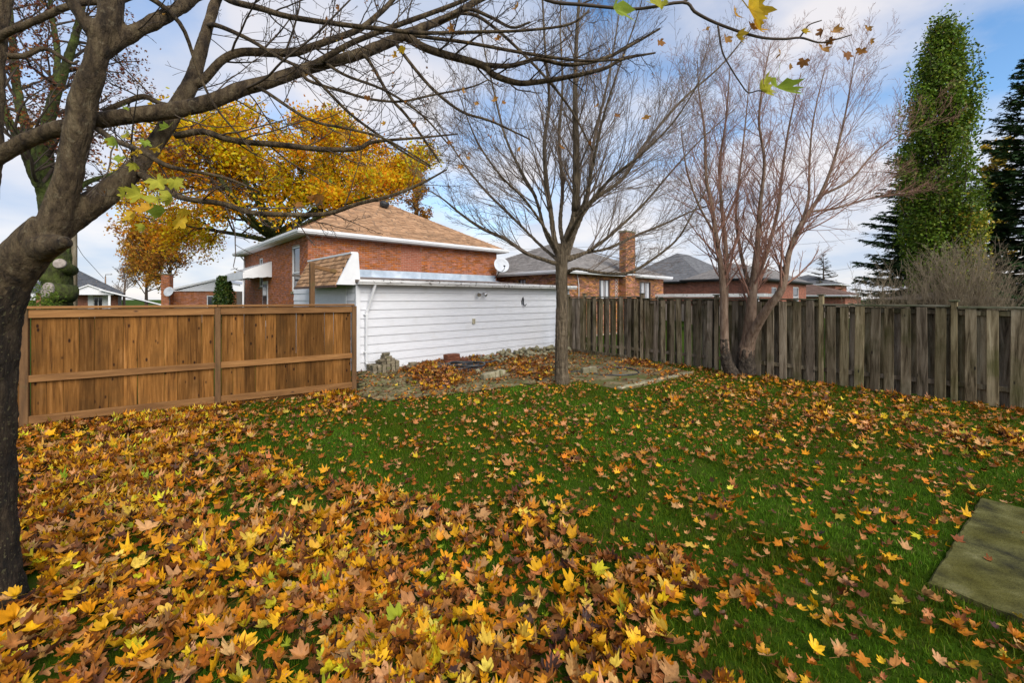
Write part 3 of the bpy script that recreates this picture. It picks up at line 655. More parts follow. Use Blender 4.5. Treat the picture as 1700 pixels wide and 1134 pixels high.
def house(name, label, corner, L, D, ez, rise, brick, roofm, trim, ov=.35, z0=0.0, front=(), side=(), right=(), fascia=.17, cat='house', infill=None, frame=None, sill=True, curtain=False, bricks_from=1.2, sash=True, gut=True):
    h = thing(name, label, cat, corner, UANG)
    mf = lambda a, o, z: (a, -o, z)                      # wall facing the yard
    ms = lambda a, o, z: (-o, D-a, z)                    # wall at x = 0, read from its far end
    mr = lambda a, o, z: (L+o, a, z)
    mk = lambda a, o, z: (L-a, D+o, z)
    sd = [(D-b, D-a, c, d) for a, b, c, d in side]
    top = ez-.02
    w = MB(); wall_plane(w, mf, 0, L, z0, top, front); wall_plane(w, ms, 0, D, z0, top, sd); wall_plane(w, mr, 0, D, z0, top, right); wall_plane(w, mk, 0, L, z0, top)
    wall = w.obj('wall', MT['mortar'], h)
    bl = MB(); hf = list(front)+([infill] if infill else [])
    brick_layer(bl, mf, .0, L, bricks_from, top, hf); brick_layer(bl, ms, 0, D, bricks_from, top, sd); brick_layer(bl, mr, 0, D, bricks_from, top, right)
    bl.obj('brick_courses', brick, wall, kind='stuff')
    if infill:
        b = MB(); brick_layer(b, mf, infill[0]+.01, infill[1]-.01, infill[2], infill[3]-.2, proud=.006)
        x = infill[0]+.01
        while x < infill[1]-.05:
            b.add([mf(x,.012,infill[3]-.19),mf(x+.062,.012,infill[3]-.19),mf(x+.062,.012,infill[3]-.01),mf(x,.012,infill[3]-.01)], [(0,1,2,3)]); x += .073
        b.obj('bricked_up_window', MT['brick_infill'], h)['kind'] = 'stuff'
    fr = frame or MT['white']
    for q in front: win(h, mf, q, fr, sash, sill, curtain)
    for q in sd: win(h, ms, q, fr, sash, sill, curtain)
    for q in right: win(h, mr, q, fr, sash, sill, curtain)
    faces, (a, b_, c, e, p, q) = hip(L, D, ov, ez, rise)
    r = MB(); V = [a, b_, c, e, p, q]
    def idx(v): return V.index(v)
    fs = []
    for f in faces:
        t = [idx(f[0]), idx(f[1]), idx(f[3]), idx(f[2])]; t = [t[i] for i in range(4) if i == 0 or t[i] != t[i-1]]; fs.append(tuple(t))
    r.add(V, fs+[(3,2,1,0)]); roof = r.obj('roof', MT['felt'], h)
    s = MB()
    for (f0, f1, t0, t1) in faces: shingle_face(s, f0, f1, t0, t1)
    s.obj('shingle_rows', roofm, roof, kind='stuff')
    x0, x1, y0, y1 = -ov, L+ov, -ov, D+ov; f = MB(); g = .03; zb = ez-fascia
    f.box(x0-g, x1+g, y0-g, y0, zb, ez+.005); f.box(x0-g, x1+g, y1, y1+g, zb, ez+.005); f.box(x0-g, x0, y0, y1, zb, ez+.005); f.box(x1, x1+g, y0, y1, zb, ez+.005)
    f.obj('fascia', trim, h)
    sf = MB(); sf.add([(x0,y0,zb+.02),(x1,y0,zb+.02),(x1,y1,zb+.02),(x0,y1,zb+.02)], [(3,2,1,0)]); sf.obj('soffit', trim, h)
    if gut:
        gt = MB(); d = g+.002
        prof = [(0,zb+.02),(.07,zb+.02),(.085,zb+.06),(.11,zb+.08),(.11,ez-.005),(.10,ez+.005)]; n = len(prof)
        V = [(x, y0-d-o, z) for x in (x0-d-.1, x1+d+.1) for o, z in prof]
        gt.add(V, [(i,i+1,n+i+1,n+i) for i in range(n-1)]+[tuple(range(n))])
        V = [(x0-d-o, y, z) for y in (y0-d, y1+d+.1) for o, z in prof]
        gt.add(V, [(i,i+1,n+i+1,n+i) for i in range(n-1)]+[tuple(range(2*n-1,n-1,-1))])
        gt.obj('gutter', trim, h)
    return h, mf, ms

def chimney(par, x, y, w, d, z0, z1, brick, cap=True):
    b = MB(); b.box(x, x+w, y, y+d, z0, z1); ch = b.obj('chimney', MT['mortar'], par)
    bl = MB()
    brick_layer(bl, lambda a,o,z: (x+a, y-o, z), 0, w, z0, z1-.02); brick_layer(bl, lambda a,o,z: (x-o, y+d-a, z), 0, d, z0, z1-.02); brick_layer(bl, lambda a,o,z: (x+w+o, y+a, z), 0, d, z0, z1-.02)
    bl.obj('brick_courses', brick, ch, kind='stuff')
    c = MB(); c.bbox(x-.05, x+w+.05, y-.05, y+d+.05, z1, z1+.09, .01); c.obj('chimney_cap', MT['stone'], ch)
    return ch

H1 = np.array([-7.5, 15.5, 0])
h1, h1f, h1s = house('brick_house', 'red brick bungalow with tan hipped roof behind the white garage', H1, 9.16, 10.8, 4.43, 2.75, MT['brick'], MT['sh_tan'], MT['white'],
    ov=.34, side=[(0.95,1.95,2.22,3.98),(6.6,7.3,2.5,3.9)], infill=(3.75,4.75,2.9,4.2))
def h1_extras():
    # metal awning over the side door, outwards from the wall at x = 0
    p0, p1, out = 4.9, 9.2, 1.15; b = MB(); n = 26
    for i in range(n):
        a = p0+(p1-p0)*i/n; e = p0+(p1-p0)*(i+1)/n; zt = .012*(i % 2)
        b.add([(-.02,a,3.62+zt),(-.02,e,3.62+zt),(-out,e,3.12+zt),(-out,a,3.12+zt)], [(0,1,2,3)])
        m = (a+e)/2
        b.add([(-out,a,3.12+zt),(-out,e,3.12+zt),(-out-.01,e,2.80),(-out-.01,m,2.765),(-out-.01,a,2.80)], [(0,1,2,3,4)])
    for y in (p0, p1):
        k = 6; V = []
        for i in range(k+1):
            f = i/k; x = -.02-(out-.02)*f; V += [(x, y, 3.62-.5*f), (x, y, min(3.62-.5*f-.01, 2.90-.10*f+(.03 if i % 2 else 0)))]
        b.add(V, [(2*i,2*i+2,2*i+3,2*i+1) for i in range(k)])
    b.obj('door_awning', MT['white'], h1)
    for y in (5.1, 8.9): MB().tube([(-out+.05,y,0),(-out+.05,y,3.1)], .03, 6).obj('awning_post', MT['white'], h1)
    MB().tube([(-.3,10.4,4.3),(-.06,10.4,4.0),(-.06,10.4,0)], .045, 4).obj('downspout', MT['white'], h1)
    d = MB(); d.bbox(-.04, -.0115, 5.6, 6.5, .6, 2.75, .004); door = d.obj('side_door', MT['white'], h1)
    MB().bbox(-.055, -.042, 5.72, 6.38, .9, 2.6, .004).obj('glass_panel', MT['glass'], door)
    # roof vent with orange rim at the ridge
    v = MB(); v.lathe([(0,.22),(.20,.22),(.24,.16),(.22,0)], 14, Matrix.Translation((4.6,3.3,6.55)) @ Matrix.Rotation(R(25),4,'X')); v.obj('roof_vent', MT['black'], h1)
    st = MB(); st.bbox(-.03,-.0135, .9, 1.0, 2.2, 2.3); 
h1_extras()
def dish_thing():
    base = H1 + U*9.0 + VV_*(-.0) + np.array([0,0,2.98])
    t = thing('satellite_dish', 'round grey satellite dish on the corner of the red brick bungalow', 'satellite dish', base, UANG)
    Mx = Matrix.Translation((.0,-.55,.62)) @ Matrix.Rotation(R(-22),4,'Z') @ Matrix.Rotation(R(72),4,'X')
    b = MB(); b.lathe([(0,.0),(.13,.008),(.26,.035),(.39,.085),(.40,.08),(.27,.02),(.13,-.01),(0,-.018)], 28, Mx); b.obj('reflector', MT['dish'], t)
    b = MB(); b.tube([(0,-.012,.0),(0,-.2,.06),(0,-.42,.35),(0,-.52,.6)], .024, 8); b.obj('mast', MT['black'], t)
    b = MB(); b.tube([(0,-.45,.28),(-.12,-.9,.38),(-.2,-1.02,.55)], .016, 8); b.obj('feed_arm', MT['black'], t)
    b = MB(); b.tube([(-.2,-1.06,.55),(-.18,-.95,.57)], .035, 10); b.obj('receiver', MT['black'], t)
    MB().bbox(-.09,.09,-.03,-.013,-.12,.12,.005).obj('wall_plate', MT['black'], t)
dish_thing()

# second house with the chimney
H2 = np.array([2.5, 20.0, 0])
h2, _, _ = house('brick_house', 'brown brick house with grey roof and tall brick chimney', H2, 9.6, 9.0, 3.28, 2.15, MT['brick_b'], MT['sh_grey'], MT['white'], ov=.3,
    front=[(2.75,3.75,1.75,2.95),(6.75,8.05,1.75,2.92)], side=[(2.6,3.2,2.55,2.95)], frame=MT['woodframe'], curtain=True, sash=False, bricks_from=.1)
chimney(h2, 4.62, -.42, .95, .40, 0, 5.55, MT['brick_b'])
v = MB(); v.tube([(.9,-.05,3.1),(1.0,-.06,2.6),(1.0,-.05,0)], .02, 6); v.obj('service_pipe', MT['white'], h2)
b = MB()
for i in range(7):
    b.add([(4.18,-.03,1.75+i*.18),(4.42,-.03,1.9+i*.18),(4.42,-.03,1.94+i*.18),(4.18,-.03,1.79+i*.18)], [(0,1,2,3),(3,2,1,0)])
    b.add([(4.18,-.035,1.9+i*.18),(4.42,-.035,1.75+i*.18),(4.42,-.035,1.79+i*.18),(4.18,-.035,1.94+i*.18)], [(0,1,2,3),(3,2,1,0)])
b.obj('trellis', MT['white'], h2)
# houses beyond
h3, _, _ = house('brick_house', 'dull red brick house with taller slate roof just beyond the chimney house', np.array([15.7,34.5,0]), 11, 8.6, 3.38, 2.9, MT['brick_c'], MT['sh_slate'], MT['black'], ov=.3, bricks_from=1.6)
MB().box(2, 6, -3.4, -1, 0, 2.3).obj('shed_extension', MT['white'], h3) if False else None
h4, _, _ = house('brick_house', 'orange brick house with two small white windows above the old fence', np.array([16.2,28.0,0]), 13.0, 4.6, 3.30, 1.25, MT['brick_c'], MT['sh_grey'], MT['black'], ov=.3, front=[(3.3,4.5,1.5,2.75),(8.9,10.6,1.5,2.85)], bricks_from=1.4)
h5, _, _ = house('brown_roof_house', 'low house under a brown hipped roof beyond the old fence', np.array([31.6,40.0,0]), 9, 11, 2.25, 1.45, MT['brick_c'], MT['sh_brown'], MT['white'], ov=.4, bricks_from=1.4)
chimney(h5, .8, 5.2, .6, .5, 2.6, 4.35, MT['brick_c'])
h6, _, _ = house('grey_roof_house', 'pale gabled house with grey roof far behind the brown roof', np.array([44.5,58.0,0]), 8, 8, 3.9, 1.6, MT['brick_c'], MT['sh_slate'], MT['white'], ov=.4, bricks_from=2.0)
def shed():
    t = thing('shed', 'low dark-roofed shed beyond the old fence beside the spruce', 'shed', (15.1,12.9,0), UANG)
    MB().box(0,3.4,0,3,0,1.9).obj('wall', MT['oldwood'], t)
    r = MB(); r.add([(-.3,-.3,1.9),(3.7,-.3,1.9),(3.7,3.3,1.9),(-.3,3.3,1.9),(-.3,1.5,2.15),(3.7,1.5,2.15)], [(0,1,5,4),(2,3,4,5),(1,2,5),(3,0,4),(3,2,1,0)]); rf = r.obj('roof', MT['felt'], t)
    s = MB(); shingle_face(s, (-.3,-.3,1.9),(3.7,-.3,1.9),(-.3,1.5,2.15),(3.7,1.5,2.15)); s.obj('shingle_rows', MT['sh_dark'], rf, kind='stuff')
shed()
# low garage roof between the brown brick house and the dull red one
def lean_to():
    a = P(1085, 490, 26.0); t = thing('carport', 'low flat white-edged roof behind the old fence by the brown brick house', 'carport', (a[0], a[1], 0), UANG-R(85))
    r = MB(); r.box(0,6.0,-.1,3.5,2.02,2.20); r.obj('roof', MT['gutter'], t)
    for x in (.2, 5.6):
        MB().box(x,x+.12,0,.12,0,2.02).obj('post', MT['white'], t)
lean_to()

def left_houses():
    # white-porched bungalow
    Y0 = 40.0; c = P(148, 495, Y0)
    t = thing('porch_house', 'brick bungalow with white gabled porch and dark grey roof', 'house', (c[0], Y0, 0), UANG)
    mf = lambda a,o,z: (a,-o,z)
    def X(px): q = (px-CX)/FP; return (q*Y0-c[0])/(.731-.682*q)
    Z = lambda py: H+(HY-py)*Y0/FP
    hole = (X(155), X(171), .4, Z(492.5)); ze = Z(487)
    w = MB(); wall_plane(w, mf, X(60), X(202), 0, ze, [hole]); w.box(X(60), X(202), .15, 9, 0, ze-.01); wall = w.obj('wall', MT['mortar'], t)
    bl = MB(); brick_layer(bl, mf, X(60), X(202), 1.0, ze, [(X(146),X(182),0,ze)]); bl.obj('brick_courses', MT['brick_c'], wall, kind='stuff')
    MB().box(X(146),X(154.8),-.03,-.012,.6,ze).obj('white_panel', MT['white'], t); MB().box(X(171.2),X(182),-.03,-.012,.6,ze).obj('white_panel', MT['white'], t)
    win(t, mf, hole, MT['white'], sash=False, sill=False)
    r = MB(); e0, e1, a0, a1 = (X(40),-.4,ze), (X(208),-.4,ze), (X(85),4,Z(448)+.3), (X(118),4,Z(448)+.3); b0, b1 = (X(208),9.4,ze), (X(40),9.4,ze)
    r.add([e0,e1,b0,b1,a0,a1], [(0,1,5,4),(1,2,5),(2,3,4,5),(3,0,4)]); rf = r.obj('roof', MT['felt'], t)
    sh = MB(); shingle_face(sh, e0, e1, a0, a1); shingle_face(sh, e1, b0, a1, a1); sh.obj('shingle_rows', MT['sh_dark'], rf, kind='stuff')
    y = -1.6; g = MB(); g.add([(X(117),y,Z(489.5)),(X(189),y,Z(489.5)),(X(189),y,Z(487.5)),(X(148),y,Z(474.5)),(X(117),y,Z(486))], [(0,1,2,3,4)]); g.obj('porch_gable', MT['siding'], t)
    def slope(p, q, name, th, mat, y0=-1.75, y1=2.2):
        b = MB(); (xa, za), (xb, zb) = p, q
        b.add([(xa,y0,za),(xb,y0,zb),(xb,y0,zb+th),(xa,y0,za+th),(xa,y1,za),(xb,y1,zb),(xb,y1,zb+th),(xa,y1,za+th)], [(0,1,2,3),(3,2,6,7),(4,5,1,0),(7,6,5,4),(0,3,7,4),(1,5,6,2)]); return b.obj(name, mat, t)
    slope((X(112),Z(487.5)), (X(148),Z(474.5)), 'porch_roof', .10, MT['white']); slope((X(148),Z(474.5)), (X(189),Z(488.5)), 'porch_roof', .10, MT['white'])
    slope((X(166),Z(482)), (X(270),Z(509)), 'carport_fascia', .13, MT['white'], -1.95, -1.80); slope((X(190),Z(489)), (X(270),Z(510)), 'carport_roof', .09, MT['black'], -1.79, 4)
    for px in (119, 180): MB().bbox(X(px), X(px+4), y+.03, y+.25, 0, Z(489.6), .01).obj('porch_column', MT['white'], t)
    MB().box(X(196),X(202),-1.5,-1.2,0,Z(491.5)).obj('carport_post', MT['black'], t)
    # second one, white gable and chimney
    c = P(293, 495, 33.0)
    t = thing('gabled_house', 'brick house with white gable and red chimney beyond the newer fence', 'house', (c[0], 33.0, 0), R(12))
    w = MB(); wall_plane(w, mf, -.8, 4.2, 0, 2.5, [(2.1,3.7,.8,2.15)]); w.box(-.8,4.2,.15,8,0,2.5); wall = w.obj('wall', MT['mortar'], t)
    bl = MB(); brick_layer(bl, mf, -.8, 4.2, 1.3, 2.5, [(2.1,3.7,.8,2.15)]); bl.obj('brick_courses', MT['brick'], wall, kind='stuff')
    win(t, mf, (2.1,3.7,.8,2.15), MT['white'], sash=False, curtain=True, sill=False)
    g = MB(); g.add([(0,-.15,2.5),(4.2,-.15,2.5),(3.3,-.15,3.25),(2.7,-.15,3.3)], [(0,1,2,3)]); g.obj('gable', MT['siding'], t)
    rr = MB(); rr.add([(-.7,-.3,2.42),(2.75,-.3,3.32),(2.75,-.3,3.47),(-.7,-.3,2.57),(-.7,6,2.42),(2.75,6,3.32),(2.75,6,3.47),(-.7,6,2.57)], [(0,1,2,3),(3,2,6,7),(1,5,6,2)])
    rr.add([(2.76,-.3,3.32),(4.6,-.3,2.9),(4.6,-.3,3.05),(2.76,-.3,3.47),(2.76,6,3.32),(4.6,6,2.9),(4.6,6,3.05),(2.76,6,3.47)], [(0,1,2,3),(3,2,6,7)]); rr.obj('roof', MT['white'], t)
    chimney(t, -.75, -.55, .55, .5, 0, 3.75, MT['brick'])
    d = thing('satellite_dish', 'small white satellite dish beside the red chimney beyond the newer fence', 'satellite dish', P(281,490,32.0))
    b = MB(); b.lathe([(0,0),(.2,.02),(.36,.09),(.37,.08),(.2,0),(0,-.02)], 20, Matrix.Translation((0,0,.25)) @ Matrix.Rotation(R(75),4,'X')); b.obj('reflector', MT['dish'], d)
    MB().tube([(0,.05,-1.7),(0,.05,.25)], .03, 6).obj('mast', MT['black'], d)
left_houses()

# ------------------------------------------------------------------ fences
def newer_fence():
    A = G(40, 715); B = G(588, 650); d = norm(B-A); ang = math.atan2(d[1], d[0]); L = np.linalg.norm(B-A)
    f = thing('wooden_fence', 'newer orange-brown board fence with horizontal rails beside the garage', 'fence', A, ang)
    bay = L/2; N = 13; ztop = 1.80
    variants = []
    for k in range(6):
        w = bay/N*random.uniform(.925, .958)
        variants.append(MB().bbox(-w/2, w/2, 0, .02, -.86, .86, .003, jit=.0015).mesh('board', MT['cedar']))
    for bay_i in (-1, 0, 1):
        x0 = bay_i*bay+.055; x1 = (bay_i+1)*bay-.055
        for i in range(N):
            x = x0+(x1-x0)*(i+.5)/N
            link('board', variants[random.randrange(6)], f, (x+random.gauss(0,.002), .035, .885+random.uniform(-.01,.01)), rot=(0, random.gauss(0,.003), math.pi if random.random() < .5 else 0) if False else (0, random.gauss(0,.003), 0))
        g = .004
        for z0, z1, nm in ((1.655,1.785,'top_rail'), (.70,.805,'rail'), (.085,.20,'rail')):
            MB().bbox(x0-.01, x1+.01, -.016, .0345-.002, z0, z1, .004, jit=.002).obj(nm, MT['cedar_rail'], f)
        MB().bbox(bay_i*bay+.004, (bay_i+1)*bay-.004, -.05, .10, ztop-.008, ztop+.03, .005).obj('cap_board', MT['cedar_rail'], f)
        MB().bbox(x0, x1, .058, .075, -.02, .12, .003).obj('kick_board', MT['cedar_post'], f)
    for i in (-1, 0, 1, 2):
        MB().bbox(-.045, .045, -.028, .062, -.1, ztop-.012, .006, jit=.002).obj('post', MT['cedar_post'], f, (i*bay, 0, 0))
    # nail heads
    for i in (0, 1, 2): 
        MB().lathe([(0,-.008),(.012,-.006),(.014,0)], 8, Matrix.Translation((i*bay-.02,-.03,.76)) @ Matrix.Rotation(R(90),4,'X')).obj('bolt', MT['black'], f)
    return f
newer_fence()
def old_fence():
    A = np.array([2.10, 15.5, 0]); B = np.array([8.80, 7.26, 0]); d = norm(B-A); ang = math.atan2(d[1], d[0]); L = np.linalg.norm(B-A)
    f = thing('wooden_fence', 'old grey mossy board fence with gaps and stepped bays', 'fence', A, ang)
    posts = [0.0, .76, 3.10, 5.39, 7.73, 9.80, 12.1, 14.4]; caps = [2.02, 2.01, 1.95, 1.94, 1.815, 1.80, 1.79]
    # the yard is at -y here (fence runs away to its right), so the front boards sit at y < 0
    side = -1
    vf = {}
    def board(h, wide):
        wide *= 1.03
        key = (round(h, 2), wide, random.randrange(3))
        if key not in vf:
            w = wide*random.uniform(.94, 1.04); vf[key] = MB().bbox(-w/2, w/2, -.011, .011, 0, h, .004, jit=.003).mesh('board', MT['oldwood'])
        return vf[key]
    for i in range(len(posts)-1):
        x0, x1, zc = posts[i]+.06, posts[i+1]-.06, caps[i]
        if i == 0:
            for q in range(5): link('board', board(zc-.12, .125), f, (x0+(x1-x0)*(q+.5)/5, side*.03, .06), rot=(0, random.gauss(0,.004), 0))
        else:
            k = 8 if (x1-x0) > 1.9 else 7; pit = (x1-x0)/k
            for q in range(k):
                x = x0+pit*(q+.5)
                link('board', board(zc-.09, .148), f, (x+random.gauss(0,.008), side*.055, .045+random.uniform(-.03,.02)), rot=(random.gauss(0,.008), random.gauss(0,.008), random.gauss(0,.03)))
            for q in range(k+1):
                x = min(max(x0+pit*q, x0+.09), x1-.09)
                link('board', board(zc-.09, .186), f, (x+random.gauss(0,.008), -side*.045, .045+random.uniform(-.02,.02)), rot=(0, random.gauss(0,.007), random.gauss(0,.02)))
        for z0, z1 in ((zc-.17, zc-.08), (.30, .39)):
            MB().bbox(posts[i]+.046, posts[i+1]-.046, -.022, .018, z0, z1, .005, jit=.003).obj('rail', MT['oldwood'], f) if True else None
        MB().bbox(posts[i]+.050, posts[i+1]-.050, -.085, .085, zc-.035, zc, .006, jit=.003).obj('cap_board', MT['oldcap'], f)
    for i, x in enumerate(posts):
        z = max(caps[max(i-1,0)], caps[min(i,len(caps)-1)])+.07
        MB().bbox(-.045, .045, -.07, .03, -.1, z, .006, jit=.003).obj('post', MT['oldwood'], f, (x, 0, 0))
        if i > 0: MB().bbox(-.07, .07, -.09, .05, z+.001, z+.03, .008).obj('post_cap', MT['oldcap'], f, (x, 0, 0))
    MB().bbox(.3, 2.6, -.14, -.09, .0, .13, .005, jit=.004).obj('edging_board', MT['oldwood'], f)
old_fence()
def gate_post():
    b = P(518, 500, 10.8); t = thing('wooden_post', 'tall brown post with a sloping arm in front of the mansard', 'post', (b[0], b[1], 0), UANG)
    MB().bbox(-.055,.055,-.055,.055,0,2.86,.006).obj('upright', MT['cedar_post'], t)
    Mx = Matrix.Translation((.055,0,2.8)) @ Matrix.Rotation(R(10),4,'Y')
    MB().bbox(0,.70,-.05,.05,-.09,.0,.005,Mx).obj('crossbar', MT['cedar_post'], t)
gate_post()

# ------------------------------------------------------------------ things on the paving
def brick_piles():
    bm = [MB().bbox(-.1,.1,-.05,.05,0,.068,.006,jit=.004).mesh('brick', MT['stackbrick']) for _ in range(4)]
    rm = [MB().bbox(-.11,.11,-.055,.055,0,.075,.006,jit=.004).mesh('brick', MT['redstack']) for _ in range(3)]
    def put(t, me, x, y, z, rz=0): link('brick', me, t, (x, y, z), rot=(random.gauss(0,.015), random.gauss(0,.015), rz+random.gauss(0,.05)))
    p = G(640, 618, .02); t = thing('brick_stack', 'mossy stepped stack of pavers next to the downspout', 'brick stack', p, UANG)
    hts = [3,3,4,5,5,4]
    for i, h in enumerate(hts):
        for k in range(h):
            for j in range(2): put(t, random.choice(bm), -.32+i*.125, .02+j*.21, k*.071, math.pi/2)
    put(t, bm[0], .05, -.02, 5*.071, .1); put(t, bm[1], .08, .19, 5*.071, -.1); put(t, bm[2], .06, .1, 6*.071, .2); put(t, bm[2], -.1, .0, 4*.071+.002, .3)
    p = G(684, 615, .02); t = thing('brick_stack', 'low heap of a few brown pavers between the two stacks', 'brick stack', p, UANG)
    for i, (x,y,z,r) in enumerate([(-.08,0,0,.1),(.13,.02,0,-.1),(0,.12,0,.2),(-.05,.02,.07,.3),(.12,.05,.07,.05),(.03,.03,.142,-.2)]): put(t, bm[i % 4], x, y, z, r)
    p = G(755, 606, .02); t = thing('brick_stack', 'dark red brick stack leaning by the garage wall', 'brick stack', p, UANG)
    for k in range(4):
        for i in range(2):
            for j in range(2): put(t, rm[(k+i+j) % 3], -.14+i*.225*(1 if k < 3 else .95), .05+j*.115, k*.077)
    for k in range(2):
        put(t, rm[k], .36, .1, k*.077, .3)
        put(t, rm[2], .36, .0, k*.077, .25)
    put(t, rm[1], .56, .05, 0, .6)
brick_piles()
def stone_mesh(k, mat):
    import bmesh
    bm = bmesh.new(); bmesh.ops.create_icosphere(bm, subdivisions=2, radius=1)
    ph = rng.uniform(0, 6.28, 6); fx = rng.uniform(.8, 1.2, 3)
    for v in bm.verts:
        c = v.co.copy(); s = 1+.10*math.sin(2.1*c.x+ph[0])+.09*math.sin(2.7*c.y+ph[1])+.08*math.sin(3.1*c.z+ph[2])+.05*math.sin(6*c.x+4*c.y+ph[3])
        v.co = Vector((c.x*fx[0], c.y*fx[1]*.8, c.z*.68))*s
        q = max(abs(v.co.x), abs(v.co.y), abs(v.co.z)*1.3); 
        if q > .85: v.co *= .85/q*.4+.6
    me = bpy.data.meshes.new('stone'); bm.to_mesh(me); bm.free(); me.materials.append(mat)
    me.polygons.foreach_set('use_smooth', [True]*len(me.polygons)); return me
def stone_pile():
    ms = [stone_mesh(k, MT['stone']) for k in range(7)]
    t = thing('stone_pile', 'long heap of pale rounded rubble stones along the garage wall', 'stone pile', g2w(5.9, -.9), UANG)
    n = 0
    for layer, (cnt, zz) in enumerate(((150, .05), (70, .13), (26, .20))):
        for i in range(cnt):
            x = random.uniform(-2.1, 2.5); y = random.gauss(.15, .30-.06*layer); y = max(min(y, .75), -.55)
            if layer and abs(x-.3) > 2.2-.3*layer: continue
            s = random.uniform(.055, .095)
            link('stone', ms[n % 7], t, (x, y, zz), rot=(random.gauss(0,.4), random.gauss(0,.4), random.uniform(0,6.28)), scale=(s*1.2, s, s)); n += 1
    b = MB().bbox(-.16,.16,-.1,.1,0,.19,.015,jit=.01); b.obj('block', MT['stone'], t, (1.5,.25,.15), rot=(.1,.05,.2))
    # row of rough kerb blocks on the paving
    p = G(822, 627, .02); t = thing('block_row', 'short row of rough pale stone blocks beside the hose', 'stone blocks', p, UANG+.15)
    for i in range(4): MB().bbox(-.085,.085,-.08,.08,0,.15+.01*(i%2),.018,jit=.012).obj('block', MT['stone'], t, (-.36+i*.19,random.gauss(0,.015),.0), rot=(0,0,random.gauss(0,.08)))
    p = G(808, 629, .02); o = link('flat_stone', ms[2], None, p+np.array([0,0,.03]), rot=(0,0,.4), scale=(.15,.11,.05)); tag(o, 'flat pale stone lying in front of the block row', 'stone')
    p = G(793, 621, .02); o = link('rounded_stone', ms[4], None, p+np.array([0,0,.06]), rot=(0,0,1.4), scale=(.13,.11,.10)); tag(o, 'whitish rounded stone between the hose coil and block row', 'stone')
    p = G(977, 620, .02); t = thing('block_row', 'pair of pale concrete blocks just past the bare tree trunk', 'stone blocks', p, .3)
    for i in range(2): MB().bbox(-.1,.1,-.07,.07,0,.16,.015,jit=.01).obj('block', MT['stone'], t, (-.1+i*.23,i*.05,0), rot=(0,0,random.gauss(0,.1)))
stone_pile()
def hoses():
    def loop(c, rx, ry, z, n=36, rot=0, a0=0, a1=2*math.pi):
        out = []
        for i in range(n+1):
            a = a0+(a1-a0)*i/n; x = rx*math.cos(a); y = ry*math.sin(a); out.append((c[0]+x*math.cos(rot)-y*math.sin(rot), c[1]+x*math.sin(rot)+y*math.cos(rot), z+.012*math.sin(a*3+rx*9)))
        return out
    t = thing('hose_coil', 'tangled coil of thick black hose lying on leaves by the garage', 'hose', G(755, 622, .03))
    o = np.array(t.location)
    def add(pts): MB().tube([tuple(np.array(p)-o) for p in pts], .026, 8).obj('hose_loop', MT['hose'], t)
    add(loop(G(770,616)[:2], .48, .55, .10, rot=.3)); add(loop(G(762,615)[:2], .62, .45, .13, rot=.9)); add(loop(G(742,616)[:2], .80, .35, .08, rot=.2))
    add(loop(G(775,614)[:2], .40, .50, .16, rot=1.2)); add([tuple(G(*q)) [:2]+(z,) for q, z in (((704,622),.06),((722,613),.10),((760,608),.13),((790,609),.11),((815,607),.10),((822,604),.1))])
    add([tuple(G(*q))[:2]+(z,) for q, z in (((700,640),.05),((725,645),.04),((748,643),.04),((760,634),.05),((764,624),.08),((768,615),.12))])
    add([tuple(G(*q))[:2]+(z,) for q, z in (((708,623),.06),((718,617),.09),((738,618),.09),((742,614),.12),((728,611),.13))])
    t = thing('hose_ring', 'single thin ring of dark hose lying flat on the paving', 'hose', G(1017, 617.5, .02)); o2 = np.array(t.location)
    pts = loop(o2[:2], .66, .64, .04, 44); MB().tube([tuple(np.array(p)-o2) for p in pts], .020, 8).obj('hose_loop', MT['hose'], t)
    tail = [tuple(G(*q))[:2]+(.04,) for q in ((975,618),(960,619),(945,620.5),(930,621))]; MB().tube([tuple(np.array(p)-o2) for p in tail], .016, 8).obj('hose_tail', MT['hose'], t)
hoses()

# ------------------------------------------------------------------ trees
def fused(name, limbs, mat, parent, voxel, lump=0.0, lscale=.2, n=12):
    """thick limbs joined into one skin"""
    b = MB(); off = np.array(parent.matrix_basis.translation) if parent is not None else np.zeros(3)
    for pts, rad in limbs:
        b.tube([tuple(np.array(p)-off) for p in pts], [q*.88 for q in rad], n)
    o = b.obj(name, mat, parent)
    m = o.modifiers.new('remesh', 'REMESH'); m.mode = 'VOXEL'; m.voxel_size = voxel; m.use_smooth_shade = True
    s = o.modifiers.new('smooth', 'SMOOTH'); s.factor = .5; s.iterations = 3
    if lump:
        tx = bpy.data.textures.new(name+'_lump', 'CLOUDS'); tx.noise_scale = lscale; tx.noise_depth = 3
        d = o.modifiers.new('lump', 'DISPLACE'); d.texture = tx; d.strength = lump; d.texture_coords = 'LOCAL'; d.mid_level = .5
    return o
def trace(pix, n=None):
    """pix: (px, py, depth, radius in px) -> smooth world polyline"""
    pts = [P(a, b, y) for a, b, y, r in pix]; q = np.array([(a, b) for a, b, y, r in pix], float); g = np.gradient(q, axis=0)
    g /= np.linalg.norm(g, axis=1, keepdims=True)+1e-9; e = q-np.array([CX, HY]); rr = np.linalg.norm(e, axis=1); e = e/(rr[:, None]+1e-9); st = np.sqrt(1+(rr/FP)**2)
    c = (-g[:, 1]*e[:, 0]+g[:, 0]*e[:, 1])**2; fac = np.sqrt(c*st**2+(1-c))         # an oblique wide-angle view widens a round limb
    rad = [p[3]/FP*p[2]/f for p, f in zip(pix, fac)]
    return resample(pts, rad, n or 4*len(pix))

